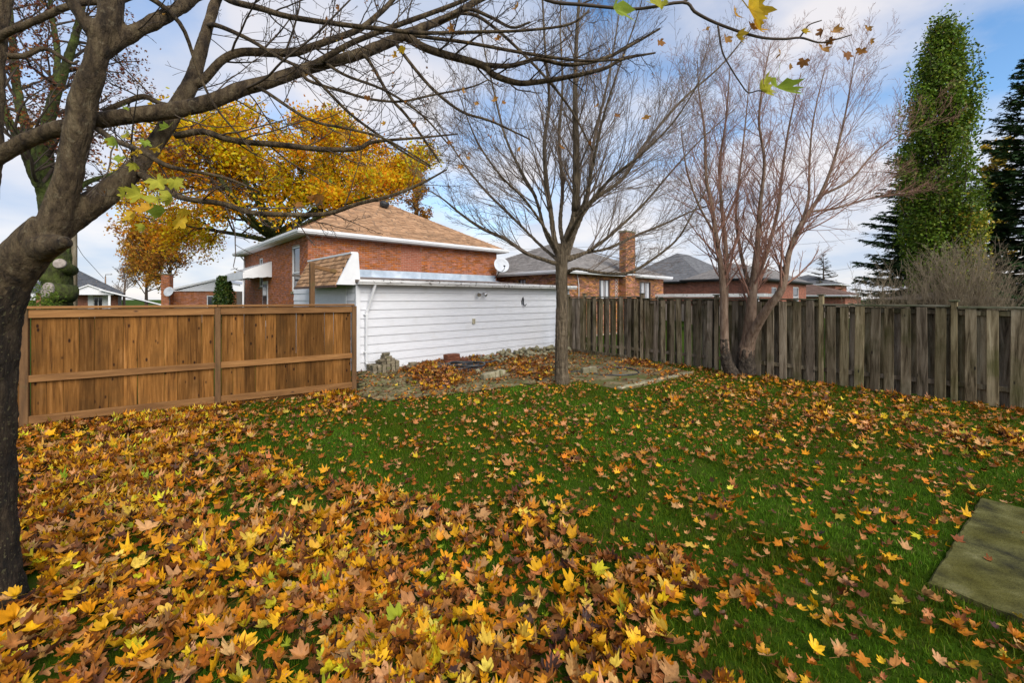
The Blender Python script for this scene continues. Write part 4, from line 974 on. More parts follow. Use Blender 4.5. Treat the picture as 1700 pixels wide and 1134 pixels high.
def foreground_maple():
    base = G(-18, 1012)
    t = thing('maple_tree', 'big dark-barked maple with spreading limbs in the near corner of the yard', 'tree', base)
    off = base
    trunk = trace([(-22,1040,2.62,92),(-20,1000,2.64,80),(-20,940,2.65,66),(-20,850,2.66,60),(-20,700,2.66,58),(-16,580,2.66,58),(-5,510,2.66,58),(18,450,2.66,54),(55,408,2.67,47),(85,375,2.68,40)])
    A = trace([(18,455,2.66,50),(60,410,2.67,42),(89,375,2.68,37),(104,325,2.68,32),(119,268,2.68,29),(131,208,2.68,31),(139,161,2.68,32),(155,114,2.68,26),(166,70,2.68,24)])
    A1 = trace([(160,95,2.68,16),(158,62,2.66,15),(150,46,2.64,14),(134,23,2.62,13),(114,-6,2.6,12),(90,-50,2.55,11)])
    A2 = trace([(163,90,2.68,24),(176,50,2.70,27),(183,20,2.72,28),(185,-40,2.75,26),(180,-120,2.8,22)])
    A3 = trace([(160,92,2.68,20),(182,78,2.72,20),(214,57,2.78,18),(255,37,2.86,17),(290,17,2.95,15),(325,-6,3.05,14),(400,-50,3.2,12)])
    B = trace([(75,392,2.69,36),(112,366,2.75,31),(150,340,2.82,28),(188,312,2.9,25),(228,276,3.0,20),(262,232,3.1,18),(292,180,3.2,19),(316,140,3.3,18),(332,90,3.4,14),(346,40,3.5,12),(362,-10,3.6,11),(385,-80,3.7,9)])
    Cc = trace([(-60,300,2.75,24),(-20,270,2.76,21),(20,246,2.78,18),(60,226,2.8,17),(97,214,2.82,17),(164,200,2.84,17),(230,190,2.9,17),(300,181,3.0,17),(350,168,3.08,16),(402,147,3.18,16),(450,134,3.3,14),(507,114,3.45,13),(560,100,3.6,12),(600,88,3.72,12),(640,72,3.85,12),(675,56,3.95,11),(720,38,4.1,9),(760,20,4.25,8),(800,-4,4.4,7),(880,-40,4.6,5)])
    Lf = trace([(-45,470,2.72,36),(-34,400,2.74,30),(-22,320,2.76,26),(-14,240,2.78,24),(-10,160,2.8,22),(-6,90,2.82,20),(4,20,2.85,19),(14,-60,2.9,17)])
    K = trace([(-14,70,2.8,12),(10,54,2.8,10),(34,44,2.8,10),(67,30,2.82,9),(111,10,2.85,9),(140,3,2.9,8),(190,2,3.0,7),(230,-8,3.1,6)])
    knob = trace([(60,412,2.66,30),(85,407,2.62,22),(100,404,2.61,15),(110,402,2.60,11),(114,401,2.60,8)])
    thick = [trunk, A, A1, A2, A3, B, Cc, Lf, K, knob]
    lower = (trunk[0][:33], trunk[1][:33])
    fused('trunk', [lower], MT['bark_trunk_shade_tint'], t, .010, .03, .10, 20)  # lower trunk: shade under the crown is carried by the darker bark colour
    fused('limb', [(trunk[0][26:], trunk[1][26:]*.985), A, A1, A2, A3, Lf, knob, (np.array(B[0][:14]), B[1][:14])], MT['bark_maple'], t, .010, .022, .12, 18)
    fused('branch', [B], MT['bark_maple'], t, .009, .012, .1, 14); fused('branch', [Cc], MT['bark_maple'], t, .009, .012, .1, 14); fused('branch', [K], MT['bark_maple'], t, .009, .008, .1, 12)
    # bark scars: collars where old limbs came off
    for px, py, y, s in ((108,290,2.56,.05), (62,330,2.58,.035)):
        pass
    S = {}
    def br(pix): return trace(pix)
    thin = [
     [(318,141,3.3,10),(338,132,3.32,9),(369,99,3.36,8),(402,86,3.42,8),(452,87,3.5,8),(490,86,3.55,8),(520,76,3.6,7),(554,64,3.66,6.5),(598,47,3.75,6),(628,23,3.82,5),(651,0,3.9,4.5),(690,-50,4.0,3.5)],
     [(500,117,3.43,7),(531,100,3.45,6),(581,72,3.5,5.5),(635,50,3.55,5),(682,33,3.6,5),(718,20,3.65,4.5),(769,0,3.72,4),(830,-30,3.8,3)],
     [(672,58,3.95,9),(700,76,3.9,7),(735,89,3.9,7),(799,107,3.95,6.5),(820,124,3.95,6),(854,136,4.0,5.5),(880,137,4.0,5),(934,129,4.05,4.5),(1001,114,4.1,3.5),(1035,97,4.15,3),(1088,87,4.2,1.6)],
     [(799,107,3.95,5),(842,109,3.9,4.5),(870,103,3.88,4),(894,97,3.86,4),(944,107,3.9,3.5),(1001,97,3.95,3.2),(1048,74,4.0,2.6),(1095,47,4.05,1.8)],
     [(676,56,3.95,4),(715,62,3.85,3.5),(775,70,3.8,3.2),(880,89,3.8,3),(967,100,3.85,2.6),(1035,98,3.9,2)],
     [(292,225,3.02,6),(335,218,3.0,5.5),(369,228,3.0,5.5),(402,235,3.02,5),(464,240,3.05,5),(541,248,3.1,4.5),(595,246,3.15,4),(621,235,3.18,3),(700,228,3.25,2),(760,222,3.3,1.3)],
     [(225,282,3.0,7),(260,305,2.9,5.5),(302,328,2.85,4.8),(369,338,2.85,4.5),(413,352,2.85,4.5),(470,356,2.85,4.3),(541,355,2.9,4),(595,338,2.92,3.4),(648,325,2.95,3),(698,305,3.0,2.4),(742,281,3.05,1.4)],
     [(164,215,2.8,5),(188,231,2.7,4.5),(235,251,2.6,4.2),(278,275,2.55,3.8),(328,285,2.55,3),(380,297,2.6,2.4),(430,318,2.65,1.6)],
     [(355,-20,3.6,6),(382,0,3.5,5.5),(432,13,3.45,5.5),(480,27,3.42,5),(568,40,3.4,4.5),(631,47,3.4,4.2),(702,54,3.4,3.6),(800,52,3.4,3),(867,50,3.4,2.6),(944,40,3.42,2.2),(978,17,3.45,1.5)],
     [(345,42,3.48,5),(362,42,3.4,4),(412,64,3.35,3.5),(462,94,3.3,3),(496,111,3.3,2.8),(524,131,3.3,2.6),(581,188,3.3,2.4),(635,228,3.3,2.2),(675,255,3.32,1.8),(715,278,3.35,1.4)],
     [(600,88,3.72,3.4),(615,104,3.65,2.8),(648,161,3.6,2.6),(672,188,3.6,2.4),(702,228,3.6,2),(730,270,3.6,1.2)],
     [(655,66,3.9,3.2),(668,87,3.8,2.8),(715,144,3.75,2.6),(765,184,3.75,2.3),(816,201,3.78,2),(880,231,3.8,1.3)],
     [(420,143,3.22,3.4),(440,151,3.15,2.8),(514,198,3.1,2.6),(581,214,3.1,2.3),(641,231,3.12,2),(715,275,3.15,1.3)],
     [(500,118,3.43,3.4),(514,134,3.4,2.8),(568,151,3.4,2.6),(615,164,3.4,2.4),(665,168,3.42,2.2),(715,158,3.45,1.9),(782,144,3.5,1.6),(812,131,3.5,1.1)],
     [(400,150,3.18,3),(440,130,3.1,2.4),(470,100,3.0,2.2),(520,60,2.95,2),(590,-10,2.9,1.6)],
     [(300,178,3.0,5),(268,172,2.96,4),(240,160,2.94,5),(210,168,2.92,5),(172,185,2.88,6)],
     [(540,104,3.5,3),(575,125,3.45,2.5),(640,150,3.4,2.2),(700,190,3.4,1.8),(745,240,3.4,1.2)],
     [(730,36,4.1,4),(775,15,3.9,3.5),(815,28,3.8,3.2),(850,45,3.75,2.6),(880,36,3.7,2)],
     [(760,20,4.25,3.5),(800,30,4.2,3),(870,90,4.15,2.5),(940,170,4.1,2),(985,250,4.1,1.3)],
     [(860,-30,1.95,3.8),(910,0,1.9,3.4),(967,7,1.88,3.2),(1031,13,1.86,3),(1068,13,1.85,2.8),(1135,3,1.84,3),(1155,20,1.84,3.2),(1195,40,1.83,2.9),(1256,60,1.82,2.6),(1300,64,1.82,2.3),(1330,62,1.82,2),(1361,70,1.82,1.6),(1390,64,1.82,1.3),(1414,57,1.82,1)],
     [(1327,62,1.82,1.5),(1336,50,1.82,1.3),(1344,40,1.82,1.1),(1364,33,1.82,.9)],
     [(1192,42,1.83,1.9),(1199,84,1.82,1.6),(1213,112,1.82,1.5),(1229,137,1.82,1.4),(1242,153,1.82,1.3),(1258,150,1.82,1.1),(1272,152,1.82,.9)],
     [(1130,4,1.84,2),(1160,-10,1.84,1.8),(1200,-20,1.84,1.5),(1238,-8,1.84,1.2)],
     [(960,8,1.88,1.6),(990,-5,1.87,1.4),(1004,-12,1.86,1.2)],
     [(185,-20,2.73,6),(240,-10,2.8,5),(300,40,2.9,3.5),(330,120,3.0,2.5),(360,180,3.0,1.8),(420,250,3.0,1.2)],
     [(12,92,2.8,6),(40,92,2.85,5),(75,80,2.9,4),(118,104,2.95,3),(130,100,3,2)],
    ]
    tl = [br(q) for q in thin]
    for pts, rad in tl:
        b = MB(); b.tube([tuple(q-off) for q in pts], list(rad), 8); b.obj('branch', MT['twig_dark'] if rad[0] < .012 else MT['bark_maple'], t)
    prm = dict(seg=[6,4,3], wob=[.11,.14,.16], up=[.03,.05,.06], tip=[.45,.5,.5], rmin=.0017, n=[5,4,3], kids=[4.5,2.6], t0=[.2,.2], ang=[42,48], len=[.42,.42], rk=[.6,.6])
    tw = Twigs(); tips = []
    for pts, rad in tl[:19]:
        near = pts[0][1] > 2.3
        L = np.sum(np.linalg.norm(np.diff(pts, axis=0), axis=1))
        sprout(tw, pts, rad, int(5*L)+2, .55, prm, 0, .15, 45, tips, .3)
    for pts, rad in (B, Cc, A3, K, A1):
        L = np.sum(np.linalg.norm(np.diff(pts, axis=0), axis=1))
        sprout(tw, pts, rad, int(3.5*L), .7, prm, 0, .3, 55, tips, .09, taper=.3)
    # buds / knobbly tips on the near branch
    me = tw.mesh('twigs', MT['twig_dark']); me.transform(Matrix.Translation(Vector(-off))); link('twigs', me, t, kind='stuff')
    # leaves still hanging: each one its own
    yel = [(0.60,0.40,0.03),(0.46,0.44,0.05),(0.30,0.38,0.05),(0.62,0.33,0.03)]; brn = [(0.34,0.15,0.035),(0.26,0.11,0.03),(0.45,0.23,0.06)]
    def leafmesh(c):
        V, F, r = leaf_template(False, 1.4); cc = np.array(c)*r[:, None]
        return np_mesh('leaf', V, F, MT['leaf_tree'], True, cc)
    YM = [leafmesh(c) for c in yel for _ in range(3)]; BM = [leafmesh(c) for c in brn for _ in range(3)]
    def hang(px, py, y, s, me):
        p = P(px, py, y)-off
        link('leaf', me, t, p, rot=(R(-60+random.gauss(0,25)), random.gauss(0,.4), random.uniform(-.9,.9)+math.pi*(random.random()<.0)) if False else (R(90+random.gauss(0,22)), math.pi+random.gauss(0,.5), random.gauss(0,.6)), scale=(s,s,s))
    for px, py, w in ((262,300,44),(232,322,42),(285,325,46),(248,345,40),(275,350,44),(298,365,40),(225,355,34),(290,300,34),(240,375,30),(262,330,44),(208,320,30),(306,345,30)):
        hang(px, py, 2.0+random.uniform(-.1,.1), w/1.75/FP*2.0, YM[random.choice((0,1,2,3,4,5,6,3,4,9))])
    for px, py, w in ((193,232,26),(215,225,24),(240,235,24),(200,262,26),(258,245,22),(228,250,22),(180,230,20),(205,178,14),(318,195,16),(278,212,22),(222,272,20)):
        hang(px, py, 2.5, w/1.5/FP*2.5, YM[random.choice((3,4,5,6,7,8,0))])
    for px, py, w, k in ((1018,12,56,7),(1098,5,44,4),(1243,14,58,0),(1220,22,24,9),(1254,42,26,9),(1222,58,26,1),(1262,148,36,4),(1290,145,48,7),(1268,135,30,3),(1330,50,16,0)):
        hang(px, py, 1.82, w/1.2/FP*1.82, YM[k])
    for px, py, w in ((1205,62,18),(1245,42,20),(1295,88,16),(1335,100,18),(1310,108,12),(1405,88,20),(1366,50,22),(1383,52,20),(1366,80,18),(1440,45,12),(1445,66,12),(1430,82,16),(1376,66,14),(1172,50,14)):
        hang(px, py, 1.82, w/1.4/FP*1.82, random.choice(BM))
    for px, py, w in ((575,225,20),(610,160,12),(600,270,16),(633,255,18),(618,275,14),(515,275,18),(522,330,22),(530,325,26),(455,360,22),(490,340,18),(545,300,16),(470,300,14),(640,205,12),(688,205,12),(540,172,13),(540,60,13),(563,10,14),(670,78,18),(655,90,14),(748,45,18),(825,62,12),(860,10,16),(1095,68,18),(1070,195,16),(980,235,10),(865,245,12),(930,243,14),(1025,190,12),(990,175,9),(775,260,10),(765,275,10),(745,235,10),(820,165,12),(835,168,10),(818,195,10),(770,150,10),(790,170,9),(480,165,12),(410,260,14),(430,285,14)):
        hang(px, py, 3.2, w/1.5/FP*3.2, random.choice(YM if (random.random() < .45 and px < 700) else BM))
    # brown seed clusters, one small mass
    n = 260; pick = [tips[i] for i in rng.choice(len(tips), n)]
    T = np.array([q[0]-off for q in pick])+rng.normal(0, .02, (n,3)); T[:, 2] -= .02
    tm = [leaf_template(True, 1.6) for _ in range(4)]
    V, F, c = replicate(tm, T, rand_rot(n), rng.uniform(.010,.024,n), rng.integers(0,4,n), pal(n, brn+[(0.5,0.3,0.05)], [3,3,1.5,1.2]))
    link('seed_clusters', np_mesh('seed_clusters', V, F, MT['leaf_tree'], False, c), t, kind='stuff')
foreground_maple()

def bare_tree():
    base = G(933, 637); Y = base[1]
    t = thing('bare_tree', 'grey bare tree with dense fine twigs standing in front of the garage', 'tree', base)
    off = base
    tk = trace([(933,655,Y,20),(933,637,Y,18),(932,615,Y,14.5),(932,560,Y,13.5),(933,500,Y,12.5),(932,450,Y,13),(933,425,Y,13),(935,405,Y,10)])
    limbs = [
      [(928,425,Y,8),(920,395,Y,8),(914,350,Y,7),(907,301,Y+.1,6),(904,234,Y+.2,5),(912,167,Y+.3,4),(905,80,Y+.4,3),(900,-20,Y+.5,2),(898,-90,Y+.5,1.2)],
      [(936,420,Y,10),(946,385,Y-.1,8.5),(955,352,Y-.2,7),(957,268,Y-.4,6),(955,168,Y-.5,4.5),(957,67,Y-.6,3.2),(962,-10,Y-.7,2.4),(966,-120,Y-.8,1.2)],
      [(938,415,Y,7),(958,370,Y+.2,6),(988,330,Y+.3,5.5),(1034,296,Y+.5,4.5),(1070,240,Y+.6,3.8),(1130,168,Y+.8,3),(1200,105,Y+1,2),(1260,30,Y+1.2,1)],
      [(926,425,Y,6),(905,385,Y+.3,5),(890,330,Y+.5,4.5),(868,290,Y+.7,4),(840,230,Y+.9,3),(822,160,Y+1.1,2.3),(800,60,Y+1.4,1.5),(790,-20,Y+1.5,.9)],
      [(936,410,Y,7),(930,370,Y+.4,6),(934,310,Y+.8,5),(928,230,Y+1.1,4),(934,140,Y+1.4,3),(930,40,Y+1.6,2),(935,-80,Y+1.8,1)],
      [(950,370,Y-.1,5),(972,330,Y-.5,4.5),(985,270,Y-.8,4),(1000,200,Y-1.1,3.2),(1025,120,Y-1.3,2.3),(1060,20,Y-1.5,1.4),(1080,-60,Y-1.6,.8)],
      [(940,430,Y,7),(955,385,Y+.5,6),(975,330,Y+.9,5),(985,240,Y+1.2,4),(1010,130,Y+1.5,2.6),(1030,10,Y+1.8,1.4)],
      [(924,438,Y,6),(900,430,Y-.1,5.5),(875,421,Y-.2,5),(839,397,Y-.3,4.5),(800,379,Y-.4,4),(765,355,Y-.4,3),(735,330,Y-.5,2),(705,312,Y-.5,1.1)],
      [(942,452,Y,6),(955,446,Y-.2,5),(975,449,Y-.3,4.5),(1010,454,Y-.4,4.2),(1046,452,Y-.5,3.8),(1088,427,Y-.6,3.2),(1124,397,Y-.7,2.6),(1148,358,Y-.8,2),(1180,300,Y-.9,1.2)],
      [(943,432,Y,5.5),(960,425,Y+.1,5),(980,415,Y+.2,4.5),(1016,388,Y+.3,4),(1067,340,Y+.4,3),(1110,290,Y+.5,2.3),(1160,235,Y+.6,1.5),(1220,180,Y+.7,.9)],
      [(942,428,Y,5),(970,420,Y+.3,4.2),(1010,412,Y+.5,4),(1055,391,Y+.7,3.4),(1100,373,Y+.9,2.8),(1150,350,Y+1.1,2),(1210,330,Y+1.2,1.1)],
      [(924,430,Y,5),(895,405,Y+.6,4.3),(850,360,Y+1.1,3.6),(800,310,Y+1.5,2.8),(755,250,Y+1.9,1.9),(720,190,Y+2.2,1)],
      [(926,420,Y,5),(905,380,Y-.7,4.3),(870,330,Y-1.2,3.6),(830,290,Y-1.6,2.8),(790,230,Y-2,2),(760,150,Y-2.3,1.1)],
      [(938,405,Y,6),(965,355,Y-.9,5),(1010,300,Y-1.4,4.2),(1060,260,Y-1.8,3.3),(1120,200,Y-2.1,2.3),(1170,120,Y-2.4,1.2)],
    ]
    tk = (tk[0], tk[1]*.88); ls = [trace(q) for q in limbs]; ls = [(p_, r_*(1.0 if i == 1 else .66)) for i, (p_, r_) in enumerate(ls)]
    fused('trunk', [tk]+[(l[0][:12], l[1][:12]) for l in ls], MT['bark_grey'], t, .012, .028, .09, 14)
    for pts, rad in ls:
        b = MB(); b.tube([tuple(q-off) for q in pts[9:]], list(rad[9:]), 7); b.obj('branch', MT['bark_grey'], t)
    prm = dict(seg=[8,5,3,2], wob=[.06,.08,.10,.13], up=[.05,.04,.03,.02], tip=[.25,.35,.5,.6], rmin=.0020, n=[5,3,3,3], kids=[7,4.2,1.4], t0=[.12,.15,.15], ang=[28,32,36], len=[.52,.5,.45], rk=[.5,.6,.7])
    tw = Twigs()
    for i, (pts, rad) in enumerate(ls):
        L = np.sum(np.linalg.norm(np.diff(pts, axis=0), axis=1))
        sprout(tw, pts, rad, int(4.6*L)+4, 2.0 if i not in (7,8) else 1.25, prm, 0, .22, 33, None, .30, upb=.10, taper=.62)
    me = tw.mesh('crown', MT['twig_grey']); me.transform(Matrix.Translation(Vector(-off))); link('crown', me, t, kind='stuff')
    print('bare tris', len(me.polygons)*2)
bare_tree()

def red_tree():
    Y = 10.6; base = np.array([(1225-CX)/FP*Y, Y, 0])
    t = thing('multi_stem_tree', 'reddish multi-stemmed bare tree growing against the old fence', 'tree', base); off = base
    stems = [
      [(1222,632,Y,13),(1211,612,Y,11),(1203,580,Y,8.5),(1202,520,Y,7.5),(1199,460,Y,7),(1190,400,Y,6),(1181,340,Y,5),(1172,290,Y+.1,4),(1170,220,Y+.2,3),(1160,150,Y+.3,1.8),(1158,100,Y+.3,1)],
      [(1202,540,Y,7),(1204,490,Y+.1,6.5),(1206,430,Y+.2,6),(1198,340,Y+.3,4.5),(1195,270,Y+.4,3.6),(1205,200,Y+.5,2.4),(1212,110,Y+.6,1.1)],
      [(1232,640,Y,19),(1239,618,Y,17),(1238,588,Y-.05,15),(1244,556,Y-.1,12.5),(1249,490,Y-.2,9),(1258,400,Y-.1,7),(1262,340,Y,5),(1269,268,Y-.1,4),(1260,201,Y-.1,3),(1268,130,Y-.2,2),(1280,70,Y-.2,1)],
      [(1239,592,Y-.05,11),(1246,562,Y-.2,10.5),(1257,540,Y-.4,9.5),(1275,511,Y-.7,9),(1298,479,Y-.95,8.5),(1310,420,Y-1.,7),(1328,375,Y-1.,6),(1361,325,Y-1.,4.8),(1384,268,Y-1.,3.8),(1401,201,Y-1.,2.6),(1412,140,Y-1.,1.6),(1420,90,Y-1.,.9)],
      [(1249,500,Y,6),(1262,450,Y+.2,5.5),(1276,410,Y+.3,5),(1292,345,Y+.4,4.2),(1298,290,Y+.5,3.5),(1310,210,Y+.6,2.5),(1330,120,Y+.7,1.2)],
      [(1328,375,Y-1.,4),(1342,330,Y-.7,3.4),(1344,270,Y,2.8),(1350,200,Y+.1,2),(1370,110,Y+.2,1)],
      [(1246,480,Y,5),(1232,430,Y+.4,4.4),(1222,360,Y+.7,3.6),(1228,290,Y+.9,2.8),(1238,200,Y+1.1,1.8),(1245,120,Y+1.2,.9)],
      [(1361,325,Y-1.,3.4),(1410,300,Y-.9,2.7),(1450,255,Y-.5,2.0),(1490,225,Y-.6,1.3),(1520,215,Y-.6,.8)],
      [(1340,352,Y-1.,3),(1390,345,Y-.9,2.4),(1440,330,Y-.7,1.8),(1500,320,Y-.8,1)],
      [(1188,390,Y,3.4),(1160,340,Y-.3,2.8),(1140,280,Y-.5,2),(1130,210,Y-.6,1.1)],
    ]
    ls = []
    for i, q in enumerate(stems):
        p_, r_ = trace(q); ls.append((p_, r_*np.interp(p_[:, 2], [0, .6, 2.2, 3.2], [1.05, 1.0, .84, .68])))
    low = [(l[0][:14], l[1][:14]) for l in (ls[0], ls[2], ls[3])]
    fused('trunk', [(l[0][:11], l[1][:11]*1.12) for l in (ls[0], ls[2])], MT['bark_burnt'], t, .012, .045, .10, 12)
    for i, (pts, rad) in enumerate(ls):
        s = {0: 8, 2: 8}.get(i, 0)
        b = MB(); b.tube([tuple(q-off) for q in pts[s:]], list(rad[s:]), 8); b.obj('stem', MT['bark_red'], t)
    prm = dict(seg=[8,5,3,2], wob=[.09,.11,.13,.15], up=[.07,.05,.03,.02], tip=[.3,.4,.5,.6], rmin=.0020, n=[4,3,3,3], kids=[7,4.2,1.5], t0=[.12,.15,.15], ang=[32,36,40], len=[.52,.5,.45], rk=[.5,.6,.7])
    tw = Twigs()
    for i, (pts, rad) in enumerate(ls):
        L = np.sum(np.linalg.norm(np.diff(pts, axis=0), axis=1)); t0 = .35 if i in (0,2,3) else .2
        sprout(tw, pts, rad, int(5.0*L)+4, 1.6, prm, 0, t0, 40, None, .36, upb=.15, taper=.5)
    me = tw.mesh('crown', MT['twig_red']); me.transform(Matrix.Translation(Vector(-off))); link('crown', me, t, kind='stuff')
    print('red tris', len(me.polygons)*2)
red_tree()

OAK_T = []
for _ in range(4):
    V = np.array([(0,-.5,0),(.34,-.1,.06),(.22,.35,.03),(0,.6,.0),(-.24,.3,.04),(-.32,-.12,.06)])*(1+rng.normal(0,.08,(6,1))); V[:,2] += V[:,0]**2*rng.uniform(-.6,.6)
    OAK_T.append((V, np.array([(0,1,5),(1,2,4),(1,4,5),(2,3,4)]), np.ones(6)))
LEAF_FAR = [leaf_template(True, 1.3) for _ in range(6)]
def leafy(name, mesh_mat, t, T, size, cols, off, tm=None, R_=None):
    n = len(T); tm = tm or LEAF_FAR
    V, F, c = replicate(tm, np.asarray(T)-off, rand_rot(n) if R_ is None else R_, size, rng.integers(0, len(tm), n), cols)
    return link(name, np_mesh(name, V, F, mesh_mat, False, c), t, kind='stuff')
def yellow_maple():
    Y = 29.0; bx = (455-CX)/FP*Y; base = np.array([bx, Y, 0])
    t = thing('yellow_maple', 'golden-leaved autumn maple behind the red brick bungalow', 'tree', base); off = base
    def W(px, py, dy=0): return P(px, py, Y+dy)
    tk = resample([base, W(455,450), W(452,410), W(450,385)], [.42,.36,.32,.28], 14)
    limbs = [[(450,395,0),(415,370,-1),(380,340,-2),(330,300,-3),(280,270,-3.5),(250,260,-4)],[(452,400,0),(440,350,1),(420,300,2),(400,250,2.5),(390,215,3)],[(452,395,0),(480,340,-1),(500,290,-1.5),(505,240,-2),(500,210,-2)],[(454,390,0),(520,350,1),(580,310,2),(640,280,2.5),(690,270,3)],
             [(448,400,0),(400,390,1),(340,380,2),(280,370,2.5),(235,360,3)],[(450,390,0),(470,330,3),(540,280,4),(600,250,4.5)],[(452,398,0),(510,370,-2),(570,340,-3),(620,325,-3.5)],[(450,395,0),(420,320,-3),(370,260,-3),(350,228,-3)],[(452,392,0),(500,320,2),(560,260,3),(590,240,3)],[(454,395,0),(540,340,1),(620,290,.5),(670,300,0)],[(448,392,0),(390,330,-4),(340,260,-5),(310,225,-5)]]
    ls = []
    for l in limbs:
        p = [W(*q) for q in l]; ls.append(resample(p, np.linspace(.19, .04, len(p)), 14))
    b = MB(); 
    for pts, rad in [tk]+ls: b.tube([tuple(q-off) for q in pts], list(rad), 8)
    b.obj('trunk', MT['moss'], t)
    prm = dict(seg=[6,5,4], wob=[.10,.12,.15], up=[.04,.03,.0], tip=[.35,.4,.5], rmin=.008, n=[4,3,3], kids=[5.5,3.5], t0=[.2,.2], ang=[45,45], len=[.5,.5], rk=[.6,.6])
    tw = Twigs(); tips = []
    for pts, rad in ls: sprout(tw, pts, rad, 15, 2.8, prm, 0, .2, 55, tips, .55, taper=.35)
    me = tw.mesh('branches', MT['twig_dark']); me.transform(Matrix.Translation(Vector(-off))); link('branches', me, t, kind='stuff')
    tp = np.array([q[0] for q in tips]); m = 10
    T = np.repeat(tp, m, 0)+rng.normal(0, .33, (len(tp)*m, 3)); n = len(T)
    keep = T[:, 2] > 2.6; T = T[keep]; n = len(T); print('yellow leaves', n)
    grp = np.repeat(np.arange(len(tp)), m)[keep]; tv = np.interp(np.sin(tp@np.array([1.1,.7,1.7]))+rng.normal(0,.5,len(tp)), [-1.5,1.5], [.80,1.22]); tg = np.clip(np.sin(tp@np.array([.8,-.6,.9])+1)+rng.normal(0,.4,len(tp)), -1, 1)*.14
    cols = pal(n, [(0.80,0.45,0.010),(0.76,0.34,0.008),(0.62,0.22,0.008),(0.76,0.54,0.02),(0.46,0.42,0.02),(0.40,0.15,0.015)], [3.6,2.8,1.2,2.4,.9,.3], .18)
    cols = np.clip(cols*tv[grp][:, None]*np.stack([1-.3*np.clip(tg[grp],0,1), 1+tg[grp], 1+0*tg[grp]], -1), .003, .85)     # each spray has its own tint
    leafy('crown', MT['leaf_tree'], t, T, rng.uniform(.14,.235,n), cols, off, OAK_T)
yellow_maple()
def mossy_tree():
    Y = 9.2; base = np.array([(92-CX)/FP*Y, Y, 0])
    t = thing('mossy_tree', 'old moss-covered tree with sawn limb stubs just beyond the newer fence', 'tree', base); off = base
    def W(px, py, dy=0): return P(px, py, Y+dy)
    tk = resample([base, W(94,560), W(95,500), W(95,450), W(92,400), W(84,330), W(72,280)], [.33,.30,.28,.28,.26,.24,.2], 26)
    L1 = resample([W(84,330), W(75,250), W(85,180), W(105,120), W(125,60), W(140,-10)], [.2,.15,.12,.10,.08,.06], 20)
    L2 = resample([W(72,290), W(50,230,.3), W(30,160,.6), W(22,80,.8), W(15,0,1)], [.16,.12,.1,.08,.06], 18)
    L3 = resample([W(84,330), W(60,300,-.3), W(40,250,-.5), W(10,190,-.6), W(-20,120,-.8)], [.14,.1,.09,.08,.06], 16)
    L4 = resample([W(88,350), W(120,320,.3), W(150,300,.6), W(195,285,1.0), W(240,250,1.3), W(280,180,1.5)], [.12,.08,.06,.05,.04,.02], 16)
    L5 = resample([W(80,200), W(92,150,.5), W(95,80,.8), W(85,20,1), W(80,-60,1)], [.09,.08,.07,.06,.04], 14)
    fused('trunk', [tk, L1, L2, L3, L4, L5], MT['moss'], t, .020, .035, .10, 12)
    for px, py, dy, r, nx in ((76,482,-.42,.16,(-.25,-.9,.15)), (98,437,-.36,.10,(.35,-.9,.3)), (62,458,-.3,.08,(-.6,-.6,.3))):
        d = norm(np.array(nx)); p = W(px, py, dy)-off
        b = MB(); b.tube([tuple(p-d*.45), tuple(p-d*.05)], [r*1.25, r*1.08], 14); s = b.obj('sawn_stub', MT['moss'], t)
        b = MB(); b.tube([tuple(p-d*.05), tuple(p), tuple(p+d*.006)], [r*1.09, r*1.05, r*.95], 14); b.obj('cut_face', MT['cutwood'], s)
    prm = dict(seg=[7,5,4], wob=[.12,.14,.16], up=[.02,.02,.0], tip=[.3,.4,.5], rmin=.003, n=[4,3,3], kids=[6,4], t0=[.2,.2], ang=[45,45], len=[.48,.48], rk=[.55,.6])
    tw = Twigs(); tips = []
    for pts, rad in (L1, L2, L3, L4, L5): sprout(tw, pts, rad, 13, 1.7, prm, 0, .15, 55, tips, .4, taper=.3)
    me = tw.mesh('twigs', MT['twig_dark']); me.transform(Matrix.Translation(Vector(-off))); link('twigs', me, t, kind='stuff')
    tp = np.array([q[0] for q in tips]); n = 4600; ix = rng.choice(len(tp), n); T = tp[ix]+rng.normal(0, .07, (n,3))
    leafy('crown', MT['leaf_tree'], t, T, rng.uniform(.035,.065,n), pal(n, [(0.20,0.07,0.03),(0.27,0.10,0.035),(0.14,0.05,0.03),(0.36,0.17,0.04)], [3,2.5,2,1], .2), off)
    # bright green creeper tufts at the foot of the stub, hanging over the cap board
    c = np.array([P(82,505,7.0), P(55,500,6.9), P(70,512,6.9), P(48,515,6.9), P(86,490,7.6), P(60,480,7.8)]); n = 900
    T = c[rng.integers(0,len(c),n)]+rng.normal(0,.07,(n,3))
    o = leafy('creeper', MT['leaf_tree'], None, T, rng.uniform(.015,.03,n), pal(n, [(0.13,0.19,0.025),(0.20,0.26,0.03),(0.08,0.13,0.02)], [2,1,1], .2), np.zeros(3))
    del o['kind']; tag(o, 'bright green creeper trailing over the newer fence beside the big maple', 'creeper')
mossy_tree()

